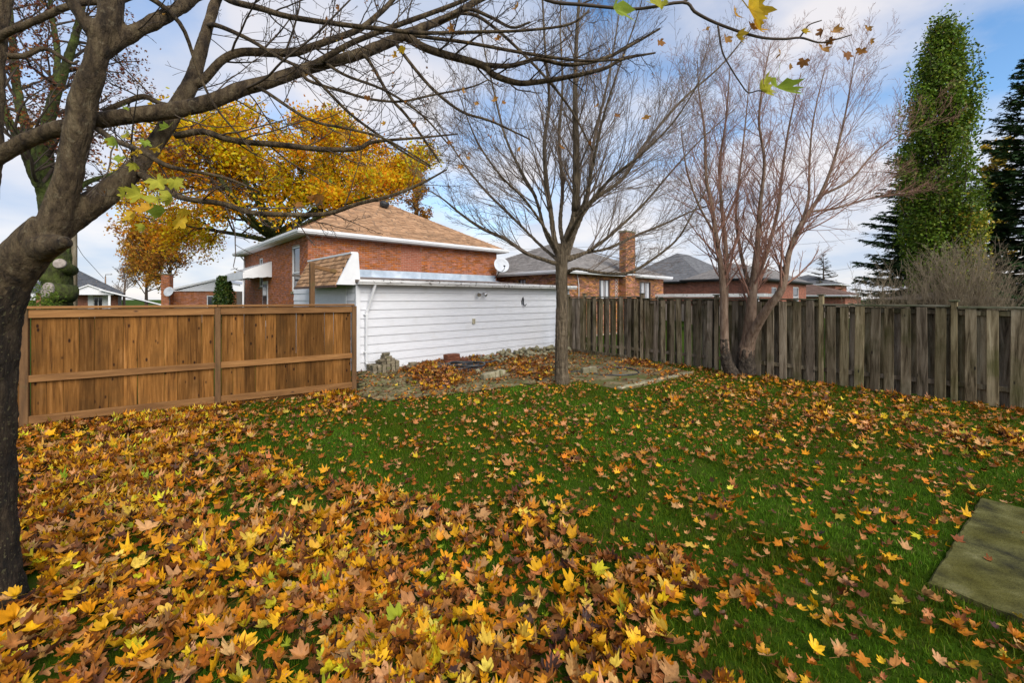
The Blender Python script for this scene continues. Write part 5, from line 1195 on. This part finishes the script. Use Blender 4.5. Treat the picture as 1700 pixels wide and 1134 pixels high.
def columnar_tree():
    Y = 17.5; base = np.array([(1568-CX)/FP*Y, Y, 0])
    t = thing('columnar_oak', 'tall narrow green columnar tree beyond the old fence', 'tree', base); off = base
    tk = resample([base, P(1566,470,Y), P(1565,300,Y), P(1562,150,Y), P(1560,60,Y)], [.22,.2,.15,.09,.03], 20)
    # outline: half-widths by height (px rows)
    ys = np.array([480,440,380,320,260,200,150,110,80,50,30]); lx = np.array([1508,1497,1490,1488,1484,1490,1497,1512,1528,1542,1556]); rx = np.array([1625,1636,1638,1632,1630,1630,1626,1622,1610,1590,1570])
    tw = Twigs(); T = []; 
    for k in range(280):
        y1 = rng.uniform(28, 470); a = rng.uniform(0, 2*np.pi)
        l = np.interp(-y1, -ys, lx); r = np.interp(-y1, -ys, rx); c = (l+r)/2; hw = (r-l)/2/FP*Y*.70
        rr = math.sqrt(rng.uniform(.15, 1))
        top = P(c, y1, Y)+np.array([math.cos(a)*hw*rr, math.sin(a)*hw*rr, 0])
        bz = max(2.0, top[2]-rng.uniform(1.2, 2.6)); f = np.clip((bz-1)/11.5, 0, 1); st = np.array([np.interp(bz, tk[0][:,2], tk[0][:,0]), Y, bz])
        mid = st*.45+top*.55+np.array([math.cos(a)*hw*rr*.25, math.sin(a)*hw*rr*.25, -.3])
        pts, rad = resample([st, mid, top], [.045,.025,.006], 8); tw.add(pts, rad, 4)
        m = 185
        tt = rng.beta(2.2, 1.1, m)*7; i = np.minimum(tt.astype(int), 6); q = pts[i]+(pts[i+1]-pts[i])*(tt-i)[:, None]
        T.append(q+rng.normal(0, 1, (m,3))*np.array([.16,.16,.24]))
    # feathery leaders at the very top
    for px, py in ((1556,28),(1545,44),(1572,24),(1590,48),(1612,66),(1625,70),(1508,100),(1532,60),(1496,170)):
        top = P(px, py, Y); st = top+np.array([rng.normal(0,.15), rng.normal(0,.3), -1.5]); pts, rad = resample([st, (st+top)/2+rng.normal(0,.05,3), top], [.02,.012,.005], 8); tw.add(pts, rad, 4)
        m = 70; tt = rng.uniform(0, 7, m); i = np.minimum(tt.astype(int), 6); T.append(pts[i]+(pts[i+1]-pts[i])*(tt-i)[:, None]+rng.normal(0,.09,(m,3)))
    tint = np.concatenate([np.full(len(q), rng.uniform(.6,1.3)) for q in T]); T = np.concatenate(T); n = len(T)
    b = MB(); b.tube([tuple(q-off) for q in tk[0]], list(tk[1]), 8); b.obj('trunk', MT['bark_burnt'], t)
    me = tw.mesh('branches', MT['twig_dark']); me.transform(Matrix.Translation(Vector(-off))); link('branches', me, t, kind='stuff')
    cols = pal(n, [(0.110,0.180,0.014),(0.155,0.230,0.020),(0.080,0.135,0.012),(0.21,0.26,0.025),(0.30,0.24,0.02)], [3,3,2,1.3,.2], .18)
    cols *= tint[:, None]
    # the lowest outer sprays have turned yellow
    px, py = proj(T[:,0], T[:,1], T[:,2]); yel = (py > 350) & (px > 1595+rng.normal(0,16,n)) & (rng.random(n) < .55)
    cols[yel] = pal(int(yel.sum()), [(0.40,0.30,0.025),(0.28,0.28,0.03)], [1,1])
    leafy('crown', MT['oak'], t, T, rng.uniform(.075,.125,n), cols, off, OAK_T)
    print('oak leaves', n)
columnar_tree()

def needle_spray():
    V = []; F = []; L = 1.0
    for i in range(14):
        f = (i+.5)/14; a = rng.uniform(-.6, .6); s = 1 if i % 2 else -1; l = .42*(1-.5*f)
        p = np.array([0, f*L, 0]); d = np.array([s*math.cos(a)*.75, .55, math.sin(a)*.7-.05]); d = norm(d)*l; w = .12
        b = len(V); V += [p+[0,-w,0], p+[0,w,0], p+d]; F.append((b, b+1, b+2))
    b = len(V); V += [[-.07,0,0],[.07,0,0],[0,1.15,0]]; F.append((b,b+1,b+2))
    V = np.array(V); return V, np.array(F), np.ones(len(V))
SPRAY = [needle_spray() for _ in range(5)]
def frame_rot(d, roll):
    """rotation matrices taking +Y to d"""
    d = d/np.linalg.norm(d, axis=1, keepdims=True); up = np.tile([0,0,1.0],(len(d),1)); x = np.cross(d, up); x /= np.linalg.norm(x,axis=1,keepdims=True)+1e-9; z = np.cross(x, d)
    c, s = np.cos(roll)[:,None], np.sin(roll)[:,None]; x2 = x*c+z*s; z2 = -x*s+z*c
    return np.stack([x2, d, z2], -1)
def spruce(label, px, Y, py_top, base_half, z0=.6, gapf=1.0, cols=None, slope=None, brown=0.0, dens=1.0):
    base = np.array([(px-CX)/FP*Y, Y, 0]); ht = H-(py_top-HY)/FP*Y
    t = thing('spruce_tree', label, 'tree', base)
    b = MB(); b.tube([(0,0,0),(0,0,ht*.5),(0,0,ht)], [.02*ht+.03,.012*ht+.02,.015], 8); b.obj('trunk', MT['bark_burnt'], t)
    Ts, Ds, Ss = [], [], []; tw = Twigs(); z = z0
    while z < ht-.15:
        f = (z-z0)/(ht-z0); L0 = base_half*(1-f)**.85+.12
        for k in range(int(7+6*(1-f))):
            a = rng.uniform(0, 2*np.pi); L = L0*rng.uniform(.7, 1.12); dr = rng.uniform(.0,.42)*(1-f)
            m = 7; s = np.linspace(0, 1, m); zj = z+rng.uniform(-.22,.22); pts = np.stack([np.cos(a)*L*s, np.sin(a)*L*s, zj+L*(-dr*s*1.4+.32*dr*s**2*3+f*.5*s)], -1)
            tw.add(pts, np.linspace(.03*L/2+.006, .006, m), 3)
            q = max(3, int(L*5*dens))
            for j in range(q):
                u = .22+.78*(j+rng.random())/q; x = u*(m-1); i = min(int(x), m-2); p = pts[i]+(pts[i+1]-pts[i])*(x-i); d = norm(pts[i+1]-pts[i])
                for sg in (-1, 1, 0):
                    side = np.array([-d[1], d[0], 0]); dd = norm(d+side*sg*rng.uniform(.7,1.2)+np.array([0,0,rng.uniform(-.75,.15)]))
                    Ts.append(p); Ds.append(dd); Ss.append(rng.uniform(.28,.50)*min(1, .45+L*.3)*(1.1-.4*u))
        z += .27*gapf*(1-.35*f)
    Ts = np.array(Ts); Ds = np.array(Ds); n = len(Ts)
    cc = pal(n, cols or [(0.034,0.072,0.022),(0.052,0.100,0.032),(0.085,0.140,0.050)], [2,2,1] if cols is None else [1]*len(cols), .2)
    if brown:
        k = rng.random(n) < brown; cc[k] = pal(int(k.sum()), [(0.11,0.07,0.035),(0.16,0.10,0.05)], [1,1])
    V, F, c = replicate(SPRAY, Ts, frame_rot(Ds, rng.uniform(-.6,.6,n)), np.array(Ss), rng.integers(0,5,n), cc, 1.0)
    link('branches', tw.mesh('branches', MT['twig_dark']), t, kind='stuff'); link('crown', np_mesh('crown', V, F, MT['needle'], False, c), t, kind='stuff')
    print('spruce', n)
spruce('large dark spruce, biggest of the spruces, standing past the columnar tree', 1712, 19.5, 85, 3.3, .3)
spruce('dark spruce half hidden behind the columnar tree', 1528, 20.5, 190, 3.2, .3)
spruce('tiny brown-tipped spruce far away over the brown roof', 1367, 60, 420, 2.4, 2.0, 2.2, [(0.03,0.05,0.025),(0.05,0.07,0.035)], brown=.55, dens=.8)

def cedar():
    Y = 21.0; base = P(372, 505, Y); base[2] = 0
    t = thing('cedar_bush', 'dark green cedar bush by the awning of the red brick bungalow', 'bush', base)
    n = 5200; z = rng.uniform(.1, 1, n)**.8*3.05; a = rng.uniform(0, 2*np.pi, n); r = (1.0-.62*(z/3.05)**1.5)*np.sqrt(rng.uniform(.25,1,n))*.62*(1+.2*np.sin(a*5+z*3))
    T = base+np.stack([r*np.cos(a), r*np.sin(a), z], -1)
    MB().tube([(0,0,0),(0,0,2.6)], [.12,.02], 8).obj('trunk', MT['bark_burnt'], t)
    leafy('crown', MT['oak'], t, T, rng.uniform(.07,.13,n), pal(n, [(0.03,0.06,0.012),(0.05,0.085,0.016),(0.10,0.12,0.02)], [2,2,1], .2), base, OAK_T)
cedar()
def far_trees():
    # orange tree far behind the gabled house
    for lab, px, Y, pyt, hw, cl, cnt, sz in (('orange and gold autumn tree standing behind the gabled house', 282, 48, 396, 72, [(0.52,0.22,0.025),(0.55,0.32,0.04),(0.38,0.15,0.03)], 9000, .18),
            ('gold autumn tree nearest the white-porched bungalow, far beyond the fence', 243, 56, 428, 40, [(0.66,0.34,0.03),(0.55,0.24,0.025),(0.62,0.42,0.05)], 5000, .20),
            ('small golden tree glimpsed between the spruce and the columnar tree', 1652, 27, 236, 26, [(0.62,0.42,0.05),(0.5,0.36,0.06)], 2600, .15),
            ('brown thin autumn tree behind the ridge of the red brick bungalow', 690, 40, 272, 30, [(0.42,0.17,0.02),(0.32,0.14,0.03),(0.5,0.26,0.03)], 3600, .14)):
        base = np.array([(px-CX)/FP*Y, Y, 0]); t = thing('autumn_tree', lab, 'tree', base); ht = H-(pyt-HY)/FP*Y; r = hw/FP*Y
        prm = dict(seg=[7,5,4], wob=[.10,.12,.15], up=[.05,.03,.0], tip=[.3,.4,.5], rmin=.012, n=[4,3,3], kids=[6,3.5], t0=[.25,.2], ang=[42,42], len=[.5,.5], rk=[.55,.6])
        tk = resample([(0,0,0),(0,0,ht*.4),(.1,0,ht*.75),(0,0,ht*.95)], [.03*ht,.022*ht,.012*ht,.03], 12); b = MB(); b.tube([tuple(q) for q in tk[0]], list(tk[1]), 8); b.obj('trunk', MT['twig_dark'], t)
        tw = Twigs(); tips = []; sprout(tw, tk[0], tk[1], 26, r*1.15, prm, 0, .25, 55, tips, .45, upb=.12, taper=.35); link('branches', tw.mesh('branches', MT['twig_dark']), t, kind='stuff')
        tp = np.array([q[0] for q in tips]); T = tp[rng.integers(0,len(tp),cnt)]+rng.normal(0,r*.07,(cnt,3)); leafy('crown', MT['leaf_tree'], t, T, rng.uniform(.7,1.25,cnt)*sz, pal(cnt, cl, [1]*len(cl), .18), np.zeros(3))
    for lab, px, Y, pyt, L in (('small leafless tree far behind the white-porched bungalow', 206, 46, 445, 2.0),):
        base = np.array([(px-CX)/FP*Y, Y, 0]); t = thing('leafless_tree', lab, 'tree', base); ht = H-(pyt-HY)/FP*Y
        prm = dict(seg=[7,5,4,3], wob=[.10,.12,.15,.15], up=[.08,.05,.03,.02], tip=[.3,.4,.5,.6], rmin=.011, n=[4,3,3,3], kids=[6,3.5,2], t0=[.25,.2,.2], ang=[38,38,38], len=[.5,.5,.5], rk=[.55,.6,.7])
        tk = resample([(0,0,0),(0,0,ht*.4),(.1,0,ht*.7),(0,0,ht*.9)], [.16,.12,.07,.02], 12); b = MB(); b.tube([tuple(q) for q in tk[0]], list(tk[1]), 8); b.obj('trunk', MT['twig_grey'], t)
        tw = Twigs(); sprout(tw, tk[0], tk[1], 22, L, prm, 0, .3, 45, None, .45, upb=.3, taper=.5); link('crown', tw.mesh('crown', MT['twig_grey']), t, kind='stuff')
far_trees()
def bare_shrub():
    for lab, px, Y, hw, pyt, n, cen in (('dense tan leafless shrub sticking up behind the old fence', 1588, 10.6, 62, 398, 210, 0), ('sparse straggly leafless shrub behind the old fence near the spruce', 1478, 10.9, 46, 432, 60, 0)):
        base = np.array([(px-CX)/FP*Y, Y, 0]); t = thing('bare_shrub', lab, 'shrub', base); tw = Twigs(); ht = H-(pyt-HY)/FP*Y; r = hw/FP*Y
        prm = dict(seg=[7,4,3], wob=[.05,.10,.12], up=[.015,.03,.02], tip=[.4,.5,.6], rmin=.0028, n=[4,3,3], kids=[5,3], t0=[.35,.2], ang=[26,30], len=[.34,.45], rk=[.6,.7])
        for k in range(n):
            a = rng.uniform(0, 2*np.pi); q = math.sqrt(rng.random()); d = np.array([math.cos(a)*q*r*1.15, math.sin(a)*q*r*1.15, ht*(1-.30*q*q)*rng.uniform(.8,1.05)])
            grow(tw, np.array([math.cos(a)*q*.25, math.sin(a)*q*.25, 0.]), d, np.linalg.norm(d)*.95, .009, 0, prm)
        link('stems', tw.mesh('stems', MT['shrub']), t, kind='stuff')
bare_shrub()

# ------------------------------------------------------------------ wires, pole
def wires():
    def w(lab, pts, r):
        p = [P(*q) for q in pts]; o = np.array(p[0]); pp, _ = resample(p, [r]*len(p), 24)
        ob = MB().tube([tuple(q-o) for q in pp], r, 5).obj('overhead_cable', MT['wire'], None, o); tag(ob, lab, 'cable')
    w('upper thin cable crossing the sky above the chimney house', [(830,415,34),(1000,408,36),(1180,386,38),(1400,352,40),(1700,290,42)], .012)
    w('lower thin cable sagging over the slate roof towards the spruces', [(940,432,36),(1100,428,38),(1280,410,40),(1450,390,42),(1700,330,44)], .012)
    w('thin cable dropping from the big maple to the white-porched bungalow', [(118,386,20),(135,420,23),(152,440,25),(172,462,27)], .012)
    w('lowest thin cable stretched above the brown roof towards the columnar tree', [(1340,452,40),(1400,447,41),(1500,428,43),(1700,395,46)], .012)
    b = P(175, 480, 50); t = thing('street_lamp', 'thin street lamp pole rising behind the white-porched bungalow', 'street lamp', (b[0], b[1], 0))
    MB().tube([(0,0,0),(0,0,4.5)], [.10,.07], 8).obj('pole', MT['bark_red'], t)
    MB().tube([(0,0,4.5),(.03,0,4.7),(.3,0,4.8)], .03, 6).obj('arm', MT['black'], t); MB().bbox(.1,.7,-.15,.15,4.72,4.88,.03).obj('lamp_head', MT['dish'], t)
    b = P(122, 495, 10.5); t = thing('utility_pole', 'weathered wooden pole standing beside the mossy tree trunk', 'pole', (b[0], b[1], 0))
    MB().tube([(0,0,0),(0,0,3.4),(-.02,0,6)], [.075,.07,.06], 10).obj('shaft', MT['oldwood'], t)
wires()

# ------------------------------------------------------------------ leaves and grass
CP = np.array([(50,720,.9),(300,700,.93),(560,662,.8),(200,800,1),(60,950,1),(400,900,1),(300,1100,1),(600,1000,1),(800,1050,1),(480,735,.42),(640,700,.22),(750,720,.3),(560,765,.3),(700,785,.38),(450,800,.85),(600,860,.88),(800,800,.42),(850,880,.8),(950,940,.93),(1000,1010,.93),(1050,1100,.85),(900,690,.38),(1000,700,.33),(1100,760,.38),(1000,800,.42),(1200,700,.42),(1300,680,.52),(1500,720,.58),(1650,730,.5),(1150,850,.42),(1100,900,.6),(1250,900,.33),(1200,1000,.6),(1250,1080,.55),(1400,850,.28),(1500,800,.3),(1350,1000,.33),(1450,1100,.4),(1600,1080,.4),(1560,780,.33),(1200,645,.5),(900,652,.36),(740,672,.28),
  (740,628,.93),(700,625,.9),(800,638,.5),(640,642,.22),(600,640,.22),(640,625,.4),(860,622,.75),(890,616,.7),(850,642,.10),(1000,632,.10),(1050,625,.07),(1000,608,.30),(1100,612,.55),(1060,603,.7),(960,594,.4),(1150,632,.45),(-300,1000,.95),(1900,900,.35),(850,1400,.8),(1500,1300,.4)])
def cover(X, Y):
    px, py = proj(X, Y); w = ((px[:,None]-CP[:,0])**2/2.2+(py[:,None]-CP[:,1])**2*1.6+60)**-1.6
    c = (w*CP[:,2]).sum(1)/w.sum(1)
    # drifts and bare patches
    s = np.sin(X*2.3+Y*1.1+np.sin(Y*2.9))+np.sin(Y*3.1-X*1.7+1.3)+np.sin(X*5.3+2)*np.sin(Y*4.7)
    s2 = np.sin(X*4.1+1.7*np.sin(Y*2.3))*np.sin(Y*3.7+1.3*np.sin(X*2.9))+.6*np.sin(X*9.1-Y*7.3)
    return np.clip(c*(1+.08*s+np.where(c < .7, .38, .05)*s2), .03, .988)
def inside_things(X, Y):
    gx, gy = w2g(X, Y); bad = (gx > -.05) & (gx < 9) & (gy > -.05)
    A = G(40,715); B = G(588,650); d = norm(B-A); s = -(X-A[0])*d[1]+(Y-A[1])*d[0]; t_ = (X-A[0])*d[0]+(Y-A[1])*d[1]; bad |= (s > .02) & (t_ < 4.75)
    A = np.array([2.1,15.5]); B = np.array([8.8,7.26]); d = norm(B-A); s = -(X-A[0])*d[1]+(Y-A[1])*d[0]; bad |= s > -.07
    bad |= np.hypot(X-(-3.26), Y-2.64) < .27
    return bad
def scatter_leaves():
    X = rng.uniform(-8.2, 9.2, 330000); Y = rng.uniform(1.55, 16.2, 330000); dens0 = 330000/(17.4*14.65)
    px, py = proj(X, Y); ok = (px > -140) & (px < 1840) & (py < 1330) & ~inside_things(X, Y); X, Y, px, py = X[ok], Y[ok], px[ok], py[ok]
    c = cover(X, Y); want = -np.log(1-c)/.0056*(1.75-.25*np.clip((c-.6)/.3,0,1))
    onslab = in_poly(X, Y, SLAB); want[onslab] *= .03
    k = rng.random(len(X)) < want/dens0; X, Y, c, py, px = X[k], Y[k], c[k], py[k], px[k]; n = len(X)
    pav = in_poly(X, Y, PATIO_XY); lay = rng.random(n)
    pile = np.clip((c-.55)/.4, 0, 1)
    Z = np.where(pav, .035, .036-.012*pile)+lay*.038*pile+rng.uniform(0,.012,n)
    mound = np.exp(-(((px-740)/80)**2+((py-627)/13)**2)); Z += pav*mound*.10*rng.random(n)
    base_t = np.hypot(X+3.26, Y-2.64); Z += .10*np.exp(-((base_t-.25)/.35)**2)*lay
    tilt = np.where(rng.random(n) < .4, .55, .22); tilt = tilt*(.42+.42*lay)
    Rm = rots(n, tilt); S = rng.uniform(.040, .082, n)*np.where(rng.random(n) < .12, 1.25, 1)
    W = np.tile(PW, (n,1)); far = Y > 3.1
    # browner, smaller leaves out on the lawn; more yellow under the maple
    W[:, [2,3,4,5,6,7]] *= (1+1.8*(1-pile))[:, None]; W[:, [0,1,9]] *= (1-.35*(1-pile))[:, None]; W[:, 9:11] *= np.where(X < 0, 1.3, .5)[:, None]
    W[:, [3,4,7,8]] *= (1+2.2*(pav & (Y > 9)))[:, None]
    # leaves low in the piles lean towards the darker browns
    W[:, [3,4,7,8]] *= (1+2.0*pile*(lay < .45))[:, None]; W[:, [0,9,11]] *= (1-.6*pile*(lay < .45))[:, None]
    W /= W.sum(1, keepdims=True); ci = (W.cumsum(1) > rng.random(n)[:, None]).argmax(1)
    S *= np.where(np.isin(ci, (3,4,7,8)), .85, 1)*np.where(c < .6, .80, 1)
    cols = np.clip(PAL[ci]*(1+rng.normal(0,.20,(n,1)))*(1+rng.normal(0,.07,(n,3))), .004, .72)
    T = np.stack([X, Y, Z], -1)
    frag = rng.random(n) < np.where(c < .62, .42, .26); S[frag] *= rng.uniform(.25,.6,frag.sum())       # torn bits and small dry leaves
    # the three hundred that show largest become single leaves on the ground
    show = S/Y*FP*(1+.6*lay); infr = (px > 4) & (px < 1696) & (py < 1126) & (lay > .45); idx = np.argsort(-show*infr)[:300]; one = np.zeros(n, bool); one[idx] = True
    near_t = [leaf_template(False, 1.2) for _ in range(30)]; far_t = [leaf_template(True, 1.35) for _ in range(18)]
    a = ~one & ~far; b = ~one & far
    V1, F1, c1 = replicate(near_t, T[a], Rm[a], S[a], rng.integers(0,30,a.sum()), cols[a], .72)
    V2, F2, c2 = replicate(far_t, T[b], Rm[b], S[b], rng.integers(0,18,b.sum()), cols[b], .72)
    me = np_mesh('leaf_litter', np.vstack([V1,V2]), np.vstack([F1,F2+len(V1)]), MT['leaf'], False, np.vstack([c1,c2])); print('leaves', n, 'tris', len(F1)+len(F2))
    o = link('leaf_litter', me, kind='stuff'); o['label'] = 'fallen maple leaves carpeting the lawn'
    pool = {}
    for i in idx:
        key = (int(ci[i]), random.randrange(4))
        if key not in pool:
            V, F, r = near_t[rng.integers(0,30)]; pool[key] = np_mesh('fallen_leaf', V, F, MT['leaf'], True, PAL[key[0]]*(1+random.gauss(0,.12))*r[:, None])
        m = Matrix(Rm[i].tolist()).to_4x4()
        ob = link('fallen_leaf', pool[key], ground, T[i]+np.array([0,0,.012]), rot=m.to_euler(), scale=(S[i],)*3)
scatter_leaves()
def scatter_grass():
    VV = []; FF = []; CC = []; base = 0
    for (y0, y1, dens, seg, hh, ww) in ((1.6,3.6,8000,2,(.026,.058),.0023),(3.6,6.5,4300,1,(.028,.062),.0036),(6.5,15.8,1700,1,(.030,.066),.0060)):
        n0 = int(dens*17.4*(y1-y0)); X = rng.uniform(-8.2,9.2,n0); Y = rng.uniform(y0,y1,n0); px, py = proj(X, Y)
        ok = (px > -80) & (px < 1780) & (py < 1240) & ~inside_things(X, Y) & ~in_poly(X, Y, SLAB); X, Y = X[ok], Y[ok]
        pav = in_poly(X, Y, PATIO_XY); c = cover(X, Y); pv = np.clip(1.25-1.05*c, .04, 1)*np.where(pav, .02, 1)
        # tufts
        pv *= .75+.35*np.sin(X*7.1+np.sin(Y*5))*np.sin(Y*6.3)
        k = rng.random(len(X)) < pv; X, Y = X[k], Y[k]; n = len(X)
        h = rng.uniform(*hh, n)*(1+.25*np.sin(X*3+Y*2.2)); a = rng.uniform(0, 2*np.pi, n); ln = np.abs(rng.normal(.0,.55,n)); wd = ww*rng.uniform(.7,1.3,n)
        dx, dy = np.cos(a), np.sin(a); b = rng.uniform(0, np.pi, n); sx, sy = np.cos(b)*wd, np.sin(b)*wd
        bl = np.stack([X-sx, Y-sy, np.zeros(n)], -1); br = np.stack([X+sx, Y+sy, np.zeros(n)], -1); tip = np.stack([X+dx*h*np.sin(ln)*1.1, Y+dy*h*np.sin(ln)*1.1, h*np.cos(ln*.9)], -1)
        tone = pal(n, [(0.073,0.138,0.005),(0.053,0.108,0.004),(0.108,0.172,0.010),(0.20,0.165,0.04)], [3,2.4,1.6,.22], .16)
        pt = np.sin(X*1.3+np.sin(Y*1.9)*1.2)*np.sin(Y*1.1+1)+.6*np.sin(X*3.7+Y*2.9); tone = tone*(1+.28*pt[:, None])*np.stack([1+.28*np.clip(-pt,-.3,1.2), 1+0*pt, 1+.2*pt], -1)      # lusher and thinner patches of turf
        if seg == 2:
            m = np.stack([X+dx*h*np.sin(ln)*.4, Y+dy*h*np.sin(ln)*.4, h*.58], -1); s2 = np.stack([sx, sy, 0*sx], -1)*.75
            V = np.stack([bl, br, m+s2, m-s2, tip], 1); f = np.array([(0,1,2),(0,2,3),(3,2,4)]); q = 5
        else: V = np.stack([bl, br, tip], 1); f = np.array([(0,1,2)]); q = 3
        VV.append(V.reshape(-1,3)); FF.append((f[None]+(np.arange(n)*q)[:,None,None]).reshape(-1,3)+base); base += n*q; CC.append(np.repeat(tone, q, 0))
    me = np_mesh('grass', np.vstack(VV), np.vstack(FF), MT['grass'], False, np.vstack(CC)); print('grass tris', len(me.polygons))
    o = link('grass', me, kind='stuff'); o['label'] = 'short green lawn grass showing between the leaves'
scatter_grass()
print('objects', len(bpy.data.objects))
